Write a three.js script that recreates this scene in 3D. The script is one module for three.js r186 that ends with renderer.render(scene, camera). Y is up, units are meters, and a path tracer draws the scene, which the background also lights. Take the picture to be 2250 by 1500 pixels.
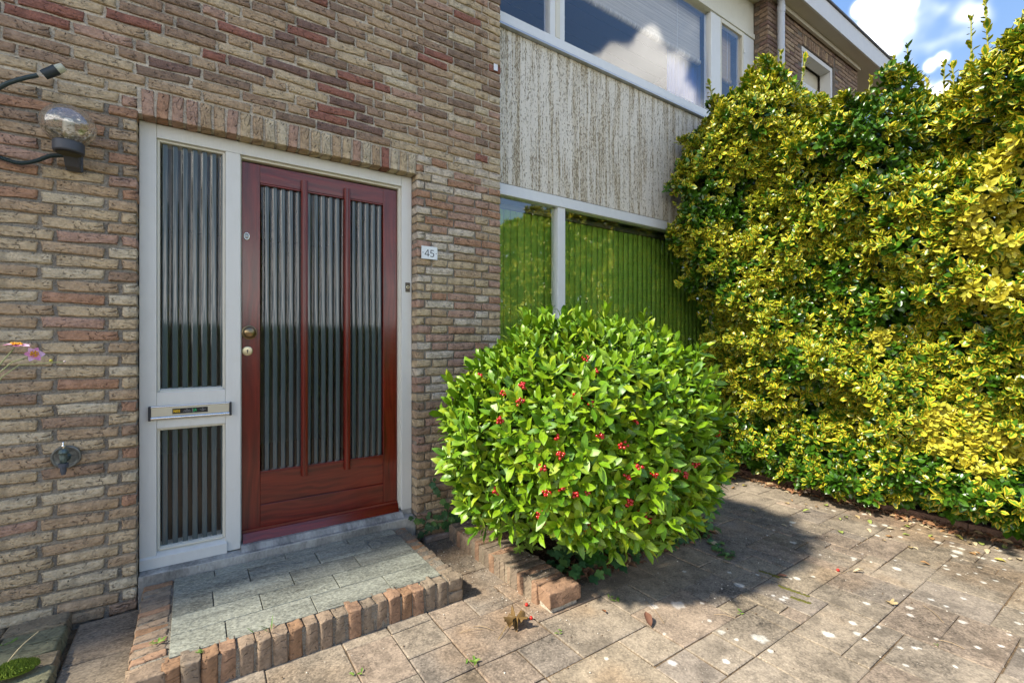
import * as THREE from 'three';
import { mergeGeometries, mergeVertices } from 'three/addons/utils/BufferGeometryUtils.js';
import { RoundedBoxGeometry } from 'three/addons/geometries/RoundedBoxGeometry.js';

// ───────────────────────── camera, sky, sun, exposure ─────────────────────────
const scene = new THREE.Scene();
const FPX = 1027, CXP = 1125, CYP = 755, CAM = [0, 1.3, 2.9], YAW = Math.atan2(705, FPX);
const camera = new THREE.PerspectiveCamera(2 * Math.atan(750 / FPX) * 180 / Math.PI, 1.5, 0.05, 500);
camera.position.set(...CAM);
camera.rotation.y = -YAW;
camera.setViewOffset(2250, 1500, 0, -5, 2250, 1500);
scene.add(camera);
const renderer = new THREE.WebGLRenderer({ antialias: true });
renderer.toneMapping = THREE.LinearToneMapping;
renderer.toneMappingExposure = 3.9;
renderer.shadowMap.enabled = true;
renderer.setSize(1024, 682);

const SUN_DIR = new THREE.Vector3(-1, 1.05, -0.04).normalize();
const sun = new THREE.DirectionalLight(new THREE.Color(1, 0.93, 0.8), 2.0);
sun.position.copy(SUN_DIR).multiplyScalar(30).add(new THREE.Vector3(2, 0, 1));
sun.target.position.set(2, 0, 1);
sun.castShadow = true; sun.shadow.mapSize.set(4096, 4096); sun.shadow.radius = 7;
Object.assign(sun.shadow.camera, { left: -14, right: 14, top: 14, bottom: -14, near: 1, far: 70 });
scene.add(sun, sun.target);

// pixel → direction / point on a plane z = const (a wall) or y = const (the ground)
const SN = Math.sin(YAW), CS = Math.cos(YAW);
function dirOf(u, v) { const a = (u - CXP) / FPX, b = (CYP - v) / FPX; return [SN + a * CS, b, -CS + a * SN]; }
function W(u, v, z = 0) { const d = dirOf(u, v), t = (z - CAM[2]) / d[2]; return [CAM[0] + t * d[0], CAM[1] + t * d[1], z]; }
function G(u, v, y = 0) { const d = dirOf(u, v), t = (y - CAM[1]) / d[1]; return [CAM[0] + t * d[0], y, CAM[2] + t * d[2]]; }

// ───────────────────────── random numbers and noise ─────────────────────────
function rng(seed) { let a = seed >>> 0; return () => { a = (a + 0x6D2B79F5) >>> 0; let t = a; t = Math.imul(t ^ (t >>> 15), t | 1); t ^= t + Math.imul(t ^ (t >>> 7), t | 61); return ((t ^ (t >>> 14)) >>> 0) / 4294967296; }; }
const h3 = (x, y, z) => { let n = Math.imul(x, 374761393) ^ Math.imul(y, 668265263) ^ Math.imul(z, 2147483647 - 1013); n = Math.imul(n ^ (n >>> 13), 1274126177); return ((n ^ (n >>> 16)) >>> 0) / 4294967296; };
const fade = t => t * t * (3 - 2 * t);
function noise2(x, y, px = 0, py = 0, s = 0) {            // value noise, periodic when px, py are given
  let xi = Math.floor(x), yi = Math.floor(y); const fx = fade(x - xi), fy = fade(y - yi);
  let x1 = xi + 1, y1 = yi + 1;
  if (px) { xi = ((xi % px) + px) % px; x1 = ((x1 % px) + px) % px; }
  if (py) { yi = ((yi % py) + py) % py; y1 = ((y1 % py) + py) % py; }
  const a = h3(xi, yi, s), b = h3(x1, yi, s), c = h3(xi, y1, s), d = h3(x1, y1, s);
  return a + (b - a) * fx + (c - a) * fy + (a - b - c + d) * fx * fy;
}
function fbm2(x, y, oct, px = 0, py = 0, s = 0) { let v = 0, a = 0.5, t = 0; for (let i = 0; i < oct; i++) { v += a * noise2(x, y, px, py, s + i * 17); t += a; a *= 0.5; x *= 2; y *= 2; px *= 2; py *= 2; } return v / t; }
function noise3(x, y, z, s = 0) {
  const xi = Math.floor(x), yi = Math.floor(y), zi = Math.floor(z), fx = fade(x - xi), fy = fade(y - yi), fz = fade(z - zi);
  const l = (a, b, t) => a + (b - a) * t, k = (i, j, m) => h3(xi + i + s * 31, yi + j, zi + m);
  return l(l(l(k(0, 0, 0), k(1, 0, 0), fx), l(k(0, 1, 0), k(1, 1, 0), fx), fy), l(l(k(0, 0, 1), k(1, 0, 1), fx), l(k(0, 1, 1), k(1, 1, 1), fx), fy), fz);
}
function fbm3(x, y, z, oct, s = 0) { let v = 0, a = 0.5, t = 0; for (let i = 0; i < oct; i++) { v += a * noise3(x, y, z, s + i); t += a; a *= 0.5; x *= 2.03; y *= 2.03; z *= 2.03; } return v / t; }
const clamp = (x, a = 0, b = 1) => Math.min(b, Math.max(a, x));
const sstep = (a, b, x) => { const t = clamp((x - a) / (b - a)); return t * t * (3 - 2 * t); };
const mix = (a, b, t) => a + (b - a) * t;
const mix3 = (a, b, t) => [mix(a[0], b[0], t), mix(a[1], b[1], t), mix(a[2], b[2], t)];

// ───────────────────────── the sky: blue air with cumulus ─────────────────────────
{
  const w = 1536, h = 768, data = new Float32Array(w * h * 4);
  const n3 = d => { const l = Math.hypot(...d); return d.map(c => c / l); };
  const refl = (u, v, r) => { const d = dirOf(u, v); d[2] = -d[2]; return [...n3(d), r * Math.PI / 180]; };
  const seen = (u, v, r) => [...n3(dirOf(u, v)), r * Math.PI / 180];
  const blobs = [refl(1425, 92, 1.6), refl(1415, 140, 2.6), refl(1350, 130, 1.9), refl(1310, 145, 1.4), refl(1465, 170, 2.6), refl(1500, 220, 2.4), refl(1410, 200, 3), refl(1450, 260, 3.4), refl(1515, 270, 2.4), refl(1380, 250, 3),
    seen(1930, 0, 1.2), seen(1975, 0, 1.1), seen(1915, 45, 0.8), seen(1945, 40, 0.8), seen(1895, 15, 0.8), seen(1995, 10, 0.6), seen(2070, 130, 0.45), seen(2045, 145, 0.45), seen(2070, 195, 0.8), seen(2100, 205, 0.7), seen(2260, 205, 0.9), seen(1990, -60, 1.4), seen(2030, 240, 2.5), seen(2200, 300, 3)];
  const clear = [[...n3([0.803, 0.75, 0.662]), 0.75], [...seen(2000, 60, 30)], [...refl(1130, 460, 14)]];
  for (let j = 0; j < h; j++) for (let i = 0; i < w; i++) {
    const phi = ((i + 0.5) / w - 0.5) * 2 * Math.PI, th = ((j + 0.5) / h - 0.5) * Math.PI;
    const d = [Math.cos(th) * Math.cos(phi), Math.sin(th), Math.cos(th) * Math.sin(phi)], y = d[1];
    let c;
    if (y < -0.02) c = [0.2, 0.2, 0.17];
    else {
      const e = Math.pow(clamp(1 - y), 2.2);
      c = mix3([0.03, 0.085, 0.225], [0.22, 0.29, 0.33], e);
      const yy = Math.max(y, 0.03) + 0.12;
      const qx = d[0] / yy, qz = d[2] / yy;
      const wob = fbm3(d[0] * 9, d[1] * 9, d[2] * 9, 5, 3) - 0.5;
      let base = fbm3(qx * 0.9 + 3.1, 0.5, qz * 0.9 + 7.7, 5, 9);
      let den = sstep(0.38, 0.52, base + wob * 0.12);
      for (const k of clear) { const a = Math.acos(clamp(d[0] * k[0] + d[1] * k[1] + d[2] * k[2], -1, 1)); den *= sstep(k[3] * 0.7, k[3], a); }
      let bl = 0;
      for (const b of blobs) { const a =  Math.acos(clamp(d[0] * b[0] + d[1] * b[1] + d[2] * b[2], -1, 1)) / b[3]; bl = Math.max(bl, 1.15 - a); }
      den = Math.max(den, sstep(0.12, 0.6, bl + wob * 1.9));
      const sh = fbm3(d[0] * 7 + 4, d[1] * 10, d[2] * 7, 5, 21);
      const lum = mix(0.62, 1.3, sstep(0.3, 0.68, sh));
      const thin = mix(0.12, 0.95, sstep(0.38, 0.72, fbm3(d[0] * 20, d[1] * 26, d[2] * 20, 5, 41) + den * den * 0.24));
      c = mix3(c, [lum, lum * 0.965, lum * 0.915], den * thin);
      if (y < 0.02) c = mix3([0.2, 0.2, 0.17], c, sstep(-0.02, 0.02, y));
    }
    const o = (j * w + i) * 4; data[o] = c[0]; data[o + 1] = c[1]; data[o + 2] = c[2]; data[o + 3] = 1;
  }
  const t = new THREE.DataTexture(data, w, h, THREE.RGBAFormat, THREE.FloatType);
  t.mapping = THREE.EquirectangularReflectionMapping; t.magFilter = THREE.LinearFilter; t.minFilter = THREE.LinearFilter; t.needsUpdate = true;
  scene.background = t; scene.environment = t;
}

// ───────────────────────── object helpers ─────────────────────────
const taken = {};
function numbered(n) { const k = taken[n] = (taken[n] ?? -1) + 1; return k ? `${n}_${String(k).padStart(3, '0')}` : n; }
function mesh(name, geo, mat, parent) { const m = new THREE.Mesh(Array.isArray(geo) ? merge(geo) : geo, mat); m.name = parent === scene ? numbered(name) : name; m.castShadow = m.receiveShadow = true; parent.add(m); return m; }
function tag(o, label, category, group) { o.userData.label = label; o.userData.category = category; if (group) o.userData.group = group; return o; }
function thing(name, label, category, pos = [0, 0, 0], group) { const o = new THREE.Group(); o.name = numbered(name); o.position.set(...pos); scene.add(o); return tag(o, label, category, group); }
function part(name, parent) { const o = new THREE.Group(); o.name = name; parent.add(o); return o; }
function merge(list) {
  const gs = list.map(g => { let q = g.index ? g.toNonIndexed() : g; for (const k of Object.keys(q.attributes)) if (!['position', 'normal', 'uv', 'color'].includes(k)) q.deleteAttribute(k); return q; });
  const hasC = gs.some(g => g.attributes.color); if (hasC) for (const g of gs) if (!g.attributes.color) g.setAttribute('color', new THREE.BufferAttribute(new Float32Array(g.attributes.position.count * 3).fill(1), 3));
  return mergeGeometries(gs);
}
function boxUV(g, s = 1, ox = 0, oy = 0) {              // uv in metres, from the side each face looks to
  const q = g.index ? g.toNonIndexed() : g; const p = q.attributes.position, uv = new Float32Array(p.count * 2);
  const a = new THREE.Vector3(), b = new THREE.Vector3(), c = new THREE.Vector3();
  for (let i = 0; i < p.count; i += 3) {
    a.fromBufferAttribute(p, i); b.fromBufferAttribute(p, i + 1).sub(a); c.fromBufferAttribute(p, i + 2).sub(a); b.cross(c);
    const x = Math.abs(b.x), y = Math.abs(b.y), z = Math.abs(b.z);
    for (let k = 0; k < 3; k++) { a.fromBufferAttribute(p, i + k); const [U, V] = z >= x && z >= y ? [a.x, a.y] : x >= y ? [a.z, a.y] : [a.x, a.z]; uv[(i + k) * 2] = U / s + ox; uv[(i + k) * 2 + 1] = V / s + oy; }
  }
  q.setAttribute('uv', new THREE.BufferAttribute(uv, 2)); return q;
}
function rbox(x0, x1, y0, y1, z0, z1, r = 0.003, seg = 2) {
  const w = x1 - x0, h = y1 - y0, d = z1 - z0; r = Math.min(r, w / 2.2, h / 2.2, d / 2.2);
  const g = r > 0 ? new RoundedBoxGeometry(w, h, d, seg, r) : new THREE.BoxGeometry(w, h, d);
  g.translate((x0 + x1) / 2, (y0 + y1) / 2, (z0 + z1) / 2); return boxUV(g);
}
const bx = (x0, x1, y0, y1, z0, z1) => rbox(x0, x1, y0, y1, z0, z1, 0);
function prismX(pts, x0, x1) {                            // pts: [z, y] outline, drawn out along x
  const s = new THREE.Shape(pts.map(p => new THREE.Vector2(-p[0], p[1])));
  const g = new THREE.ExtrudeGeometry(s, { depth: x1 - x0, bevelEnabled: false }); g.rotateY(Math.PI / 2); g.translate(x0, 0, 0); return boxUV(g);
}
function tube(pts, r, seg = 24, rs = 8, closed = false) { return new THREE.TubeGeometry(new THREE.CatmullRomCurve3(pts.map(p => new THREE.Vector3(...p)), closed), seg, r, rs); }
function lathe(pts, seg = 28) { return new THREE.LatheGeometry(pts.map(p => new THREE.Vector2(...p)), seg); }
function cyl(r0, r1, h, seg = 20) { return new THREE.CylinderGeometry(r0, r1, h, seg); }

// ───────────────────────── textures ─────────────────────────
const toS = c => c <= 0.0031308 ? c * 12.92 : 1.055 * Math.pow(c, 1 / 2.4) - 0.055;
function dtex(w, h, fn, srgb = true) {
  const d = new Uint8Array(w * h * 4);
  for (let j = 0; j < h; j++) for (let i = 0; i < w; i++) { let c = fn(i / w, j / h, i, j); if (typeof c === 'number') c = [c, c, c]; const o = (j * w + i) * 4; for (let k = 0; k < 3; k++) d[o + k] = 255 * clamp(srgb ? toS(clamp(c[k])) : c[k]); d[o + 3] = 255 * (c[3] ?? 1); }
  const t = new THREE.DataTexture(d, w, h); t.wrapS = t.wrapT = THREE.RepeatWrapping; t.magFilter = THREE.LinearFilter; t.minFilter = THREE.LinearMipmapLinearFilter; t.generateMipmaps = true; t.anisotropy = 8;
  if (srgb) t.colorSpace = THREE.SRGBColorSpace; t.needsUpdate = true; return t;
}
function ctex(w, h, draw) { const c = document.createElement('canvas'); c.width = w; c.height = h; draw(c.getContext('2d'), w, h); const t = new THREE.CanvasTexture(c); t.colorSpace = THREE.SRGBColorSpace; t.magFilter = THREE.LinearFilter; return t; }
const col = c => new THREE.Color().setRGB(c[0], c[1], c[2]);
function mat(c, rough = 0.8, o = {}) { const P = o.clearcoat !== undefined || o.transmission !== undefined || o.sheen !== undefined || o.ior !== undefined; return new (P ? THREE.MeshPhysicalMaterial : THREE.MeshStandardMaterial)({ color: col(c), roughness: rough, metalness: 0, ...o }); }
const glassMat = (o = {}) => mat([1, 1, 1], 0.0, { transmission: 1, thickness: 0, ior: 1.5, side: THREE.DoubleSide, ...o });

// creased hand-moulded brick: 1 m by 0.5 m
const ridge = (x, y, px, py, s) => { let v = 0, a = 0.55; for (let i = 0; i < 4; i++) { v += a * (1 - Math.abs(2 * noise2(x, y, px, py, s + i * 7) - 1)); a *= 0.5; x *= 2; y *= 2; px *= 2; py *= 2; } return v; };
const crease = (u, v) => { const wx = (fbm2(u * 16, v * 8, 3, 16, 8, 50) - 0.5) * 2.2, wy = (fbm2(u * 16, v * 8, 3, 16, 8, 60) - 0.5) * 2.2; const r = ridge(u * 26 + wx, v * 40 + wy, 26, 40, 4); return r; };
const creaseMemo = new Float32Array(1024 * 512);
const brickMap = dtex(1024, 512, (u, v, i, j) => {
  const r = creaseMemo[j * 1024 + i] = crease(u, v), f = fbm2(u * 40, v * 20, 4, 40, 20, 9), g = fbm2(u * 160, v * 80, 2, 160, 80, 19);
  let k = 0.82 + (f - 0.5) * 0.6 + (g - 0.5) * 0.36;
  k *= 1 - 0.8 * sstep(0.87, 1.0, r);
  const wh = sstep(0.57, 0.72, fbm2(u * 26 + 5, v * 16, 4, 26, 16, 31)) * sstep(0.45, 0.62, g);
  let c = [k, k * 0.985, k * 0.97];
  c = mix3(c, [1, 0.99, 0.98], wh * 0.6);
  return c;
});
const brickBump = dtex(1024, 512, (u, v, i, j) => { const r = creaseMemo[j * 1024 + i], g = fbm2(u * 128, v * 64, 3, 128, 64, 77), f = fbm2(u * 24, v * 20, 3, 24, 20, 8); return clamp(0.72 - 0.75 * sstep(0.8, 1.02, r) + (g - 0.5) * 0.3 + (f - 0.5) * 0.5); }, false);
const grainBump = dtex(512, 512, (u, v) => fbm2(u * 96, v * 96, 3, 96, 96, 5), false);
const mortarMap = dtex(512, 512, (u, v) => { const f = fbm2(u * 10, v * 10, 4, 10, 10, 3), g = fbm2(u * 120, v * 120, 2, 120, 120, 13); const k = 0.72 + (f - 0.5) * 0.55 + (g - 0.5) * 0.4; return [k, k * 0.97, k * 0.92]; });

// ───────────────────────── the brick shape ─────────────────────────
function brickGeo(L, H, D, seed, o = {}) {                // centred, its face towards +z at z = 0
  const R = rng(seed), b = o.bevel ?? 0.006, xs = o.long ? [0, b, L * 0.33, L * 0.67, L - b, L] : [0, b, L * 0.5, L - b, L], ys = [0, b * 0.9, H - b * 0.9, H], pos = [], idx = [], nx = xs.length, ny = ys.length;
  const wob = o.wob ?? 1.5, skew = (R() - 0.5) * 0.004 * wob, tilt = (R() - 0.5) * 0.004 * wob;
  for (let j = 0; j < ny; j++) for (let i = 0; i < nx; i++) {
    const ex = i === 0 || i === nx - 1, ey = j === 0 || j === ny - 1, z = ex || ey ? -0.0045 - R() * 0.003 : (R() - 0.5) * 0.004 * wob + tilt * (xs[i] / L - 0.5) * 2;
    pos.push(xs[i] - L / 2 + (R() - 0.5) * 0.005 * wob, ys[j] - H / 2 + (R() - 0.5) * 0.0045 * wob + skew * (xs[i] / L - 0.5) * 2, z);
  }
  for (let j = 0; j < ny - 1; j++) for (let i = 0; i < nx - 1; i++) { const a = j * nx + i; idx.push(a, a + 1, a + nx + 1, a, a + nx + 1, a + nx); }
  const ring = []; for (let i = 0; i < nx; i++) ring.push(i); for (let j = 1; j < ny; j++) ring.push(j * nx + nx - 1); for (let i = nx - 2; i >= 0; i--) ring.push((ny - 1) * nx + i); for (let j = ny - 2; j > 0; j--) ring.push(j * nx);
  const n0 = pos.length / 3; for (const r of ring) pos.push(pos[r * 3], pos[r * 3 + 1], -D);
  for (let k = 0; k < ring.length; k++) { const a = ring[k], c = ring[(k + 1) % ring.length], A = n0 + k, C = n0 + (k + 1) % ring.length; idx.push(a, A, C, a, C, c); }
  const g = new THREE.BufferGeometry(); g.setAttribute('position', new THREE.Float32BufferAttribute(pos, 3)); g.setIndex(idx); g.computeVertexNormals();
  const ox = R(), oy = R(), uv = []; for (let i = 0; i < pos.length / 3; i++) { uv.push(pos[i * 3] + pos[i * 3 + 2] * 0.3 + ox, (pos[i * 3 + 1] + pos[i * 3 + 2]) * 2 + oy); }
  g.setAttribute('uv', new THREE.Float32BufferAttribute(uv, 2)); return g;
}
const BRICK_TINTS = { buff: [0.54, 0.425, 0.27], tan: [0.46, 0.335, 0.21], sand: [0.58, 0.49, 0.34], brown: [0.35, 0.24, 0.16], umber: [0.26, 0.18, 0.125], red: [0.31, 0.135, 0.095], rust: [0.43, 0.25, 0.155], plum: [0.22, 0.135, 0.105], pale: [0.61, 0.53, 0.415], rose: [0.45, 0.29, 0.21] };
const brickMats = {}; for (const k in BRICK_TINTS) brickMats[k] = mat(BRICK_TINTS[k], 0.92, { map: brickMap, bumpMap: brickBump, bumpScale: 0.012 });
const brickStuffMat = mat([1, 1, 1], 0.92, { map: brickMap, bumpMap: brickBump, bumpScale: 0.012, vertexColors: true });
const COURSE = 0.0566, Y0 = 0.008, HB = 0.0455;
const geoBank = {};
function bankGeo(L, D, R, H = HB) { const Lk = Math.round(L * 200) / 200, v = Math.floor(R() * 7), key = `${Lk}_${D}_${v}_${H}`; return geoBank[key] ??= brickGeo(Lk, H, D, 1000 + Object.keys(geoBank).length * 13, { long: Lk > 0.14 }); }
function projSize(p) { const q = [p[0] - CAM[0], p[1] - CAM[1], p[2] - CAM[2]], z = q[0] * SN - q[2] * CS; if (z < 0.1) return [0, 0, 0]; const u = CXP + FPX * (q[0] * CS + q[2] * SN) / z, v = CYP - FPX * q[1] / z; return [u, v, z]; }
function layBricks(list, parent, limit = 300) {           // list: {p, geo, tint, turn}
  for (const b of list) { const [u, v, z] = projSize(b.p); b.key = (u > -20 && u < 2270 && v > -20 && v < 1520 ? (b.size ?? 1) / z : 0); }
  const sorted = list.map((b, i) => [b.key, i]).sort((a, c) => c[0] - a[0] || a[1] - c[1]);
  const rest = [];
  sorted.forEach(([k, i], n) => {
    const b = list[i];
    if (n < limit && k > 0) { const m = mesh('brick', b.geo, brickMats[b.tint], parent); m.position.set(...b.p); if (b.turn) m.rotation.set(...b.turn); }
    else { const g = b.geo.clone().toNonIndexed(), e = new THREE.Object3D(); e.position.set(...b.p); if (b.turn) e.rotation.set(...b.turn); e.updateMatrix(); g.applyMatrix4(e.matrix); const c = BRICK_TINTS[b.tint], a = new Float32Array(g.attributes.position.count * 3); for (let j = 0; j < a.length; j += 3) { a[j] = c[0]; a[j + 1] = c[1]; a[j + 2] = c[2]; } g.setAttribute('color', new THREE.BufferAttribute(a, 3)); rest.push(g); }
  });
  if (rest.length) { const m = mesh('bricks', rest, brickStuffMat, parent); m.userData.kind = 'stuff'; }
}

// ───────────────────────── ground ─────────────────────────
const soilMap = dtex(512, 512, (u, v) => { const f = fbm2(u * 12, v * 12, 5, 12, 12, 2), g = noise2(u * 90, v * 90, 90, 90, 6); const k = 0.5 + (f - 0.5) * 0.9 + (g - 0.5) * 0.3; return [k * 0.9, k * 0.72, k * 0.52]; });
const groundMat = mat([0.2, 0.18, 0.15], 0.95, { map: soilMap, bumpMap: grainBump, bumpScale: 0.01 });
{ const g = new THREE.PlaneGeometry(240, 240); g.rotateX(-Math.PI / 2); g.translate(0, -0.05, 0); const m = mesh('ground', boxUV(g, 2), groundMat, scene); m.userData.kind = 'structure'; }

// paving: concrete slabs of mixed sizes on a 10 cm grid; x = 0.14 + 0.1 i, z = 0.07 + 0.1 j
const PX0 = -1.26, PX1 = 5.34, PZ0 = -0.33, PZ1 = 3.67;
const paveMap = dtex(2048, 1240, (() => {
  const R = rng(77), spots = [];
  for (let k = 0; k < 330; k++) { const x = 1.3 + R() * 3.3, z = 1.1 + R() * 2.2; const den = sstep(1.2, 2.2, x) * sstep(1.15, 1.9, z + (x - 1.3) * 0.12); if (R() < den * 0.75) spots.push([x, z, 0.007 + R() * R() * 0.024, R() * 9]); }
  const grid = {}; for (const s of spots) { const k = Math.floor(s[0] * 5) + '_' + Math.floor(s[1] * 5); for (let a = -1; a < 2; a++) for (let b = -1; b < 2; b++) { const kk = (Math.floor(s[0] * 5) + a) + '_' + (Math.floor(s[1] * 5) + b); (grid[kk] ??= []).push(s); } }
  return (u, v, i, j) => {
    const x = PX0 + u * (PX1 - PX0), z = PZ0 + v * (PZ1 - PZ0);
    const f = fbm2(x * 3.1, z * 3.1, 5, 0, 0, 3), m = fbm2(x * 26, z * 26, 3, 0, 0, 8), n = h3(i, j, 5), n2 = noise2(i * 0.5, j * 0.5, 0, 0, 4);
    let k = 0.62 + (f - 0.5) * 0.7 + (m - 0.5) * 0.42 + (n2 - 0.5) * 0.42 + (n - 0.5) * 0.26;
    if (n > 0.98) k += 0.45;
    k *= 0.5; let c = [k, k * 0.85, k * 0.66];
    const dk = sstep(0.6, 0.74, fbm2(x * 9 + 3, z * 9, 4, 0, 0, 41)); c = mix3(c, [0.13, 0.11, 0.085], dk * 0.45);
    const rust = sstep(0.58, 0.75, fbm2(x * 2.2 + 9, z * 2.2, 4, 0, 0, 61)); c = mix3(c, [c[0] * 1.02, c[1] * 0.88, c[2] * 0.74], rust * 0.7);
    const gr = grid[Math.floor(x * 5) + '_' + Math.floor(z * 5)];
    if (gr) for (const s of gr) { const dx = x - s[0], dz = z - s[1], r = Math.hypot(dx, dz), w = s[2] * (0.7 + 0.7 * fbm2(Math.cos(Math.atan2(dz, dx)) * 1.7 + s[3], Math.sin(Math.atan2(dz, dx)) * 1.7, 2, 0, 0, 7)); if (r < w * 1.3) { const t = 1.0 * sstep(w * 1.25, w * 0.7, r) * (0.5 + 0.6 * m) * (n > 0.12 ? 1 : 0.4); c = mix3(c, [0.86, 0.86, 0.8], clamp(t)); } }
    return c;
  };
})());
paveMap.wrapS = paveMap.wrapT = THREE.ClampToEdgeWrapping;
const pavement = mesh('pavement', (() => { const g = new THREE.PlaneGeometry(PX1 - PX0, PZ1 - PZ0 - 0.33); g.rotateX(-Math.PI / 2); g.translate((PX0 + PX1) / 2, -0.007, (PZ0 + 0.33 + PZ1) / 2); return boxUV(g, 0.7); })(), mat([0.36, 0.3, 0.22], 1, { map: soilMap, bumpMap: grainBump, bumpScale: 0.008 }), scene);
pavement.userData.kind = 'structure';
const paverMats = [[0.86, 0.83, 0.79], [0.9, 0.86, 0.8], [0.8, 0.77, 0.72], [0.93, 0.88, 0.79], [0.77, 0.75, 0.75], [0.87, 0.79, 0.74]].map(c => mat(c, 0.93, { map: paveMap, bumpMap: grainBump, bumpScale: 0.003 }));
function slabGeo(x0, x1, z0, z1, y, R, depth = 0.035, b = 0.004) {
  const g0 = 0.0025, X = [x0 + g0, x1 - g0], Z = [z0 + g0, z1 - g0], j = () => (R() - 0.5) * 0.006, t = [j() * 0.7, j() * 0.7, j() * 0.7, j() * 0.7];
  const C = [[X[0] + j(), Z[0] + j()], [X[1] + j(), Z[0] + j()], [X[1] + j(), Z[1] + j()], [X[0] + j(), Z[1] + j()]], cx = (x0 + x1) / 2, cz = (z0 + z1) / 2, pos = [], idx = [];
  const inn = C.map(([x, z], i) => [x + Math.sign(cx - x) * b, y + t[i], z + Math.sign(cz - z) * b]), mid = C.map(([x, z], i) => [x, y + t[i] - b * 0.8, z]), low = C.map(([x, z]) => [x, y - depth, z]);
  const quad = (a, c, d, e) => { const n = pos.length / 3; pos.push(...a, ...c, ...d, ...e); idx.push(n, n + 2, n + 1, n, n + 3, n + 2); };
  quad(...inn); for (let i = 0; i < 4; i++) { const k = (i + 1) % 4; quad(mid[i], mid[k], inn[k], inn[i]); quad(low[i], low[k], mid[k], mid[i]); }
  const g = new THREE.BufferGeometry(); g.setAttribute('position', new THREE.Float32BufferAttribute(pos, 3)); g.setIndex(idx);
  const uv = []; for (let i = 0; i < pos.length; i += 3) uv.push((pos[i] - PX0) / (PX1 - PX0), (pos[i + 2] - PZ0) / (PZ1 - PZ0));
  g.setAttribute('uv', new THREE.Float32BufferAttribute(uv, 2)); const q = g.toNonIndexed(); q.computeVertexNormals(); return q;
}
{
  const I0 = -14, I1 = 44, J0 = -1, J1 = 35, occ = new Set(), key = (i, j) => i * 1000 + j, R = rng(5);
  const blocked = (i, j) => { const x = 0.14 + 0.1 * (i + 0.5), z = 0.07 + 0.1 * (j + 0.5); return (x > -0.2 && x < 1.13 && z < 0.76) || (x < -0.19 && z < 0.77) || (x > 1.46 && z < 0.93 && x < 2.98) || (x > 4.5 && z < 1.05) || (x > 4.5 + Math.max(0, 0) && z < 3 && x > 4.56) || z < 0.03; };
  const pave = (i, j, w, d) => { for (let a = 0; a < w; a++) for (let b = 0; b < d; b++) occ.add(key(i + a, j + b)); const x0 = 0.14 + 0.1 * i, z0 = 0.07 + 0.1 * j; mesh('paver', slabGeo(x0, x0 + 0.1 * w, z0, z0 + 0.1 * d, (R() - 0.5) * 0.004, R), paverMats[Math.floor(R() * paverMats.length)], pavement); };
  const set = [[12, 11, 4, 3], [8, 9, 4, 3], [10, 12, 2, 2], [14, 14, 2, 2], [16, 13, 4, 3], [10, 14, 4, 4], [14, 16, 2, 2], [6, 8, 2, 2], [4, 8, 2, 3], [8, 7, 2, 2], [10, 7, 2, 2], [6, 10, 2, 2], [18, 16, 3, 2], [16, 16, 2, 2], [21, 18, 4, 2], [18, 18, 3, 3], [21, 20, 2, 1], [23, 20, 2, 1], [25, 20, 4, 2], [24, 17, 3, 2], [25, 15, 4, 2], [27, 17, 3, 3], [29, 15, 4, 3], [23, 15, 2, 3], [30, 18, 4, 2], [29, 20, 3, 3], [32, 20, 4, 3]];
  const free = (i, j, w, d) => { for (let a = 0; a < w; a++) for (let b = 0; b < d; b++) if (occ.has(key(i + a, j + b)) || i + a >= I1 || j + b >= J1 || blocked(i + a, j + b)) return false; return true; };
  for (const s of set) if (free(...s)) pave(...s);
  const sizes = [[4, 3], [3, 4], [4, 2], [2, 4], [3, 3], [3, 2], [2, 3], [2, 2], [2, 1], [1, 2], [1, 1]];
  for (let j = J0; j < J1; j++) for (let i = I0; i < I1; i++) {
    if (occ.has(key(i, j)) || blocked(i, j)) continue;
    const ok = sizes.filter(s => free(i, j, ...s)), big = ok.filter(s => s[0] * s[1] >= 4), s = big.length ? big[Math.floor(R() * big.length)] : ok[0];
    if (s) pave(i, j, ...s);
  }
}

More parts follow.
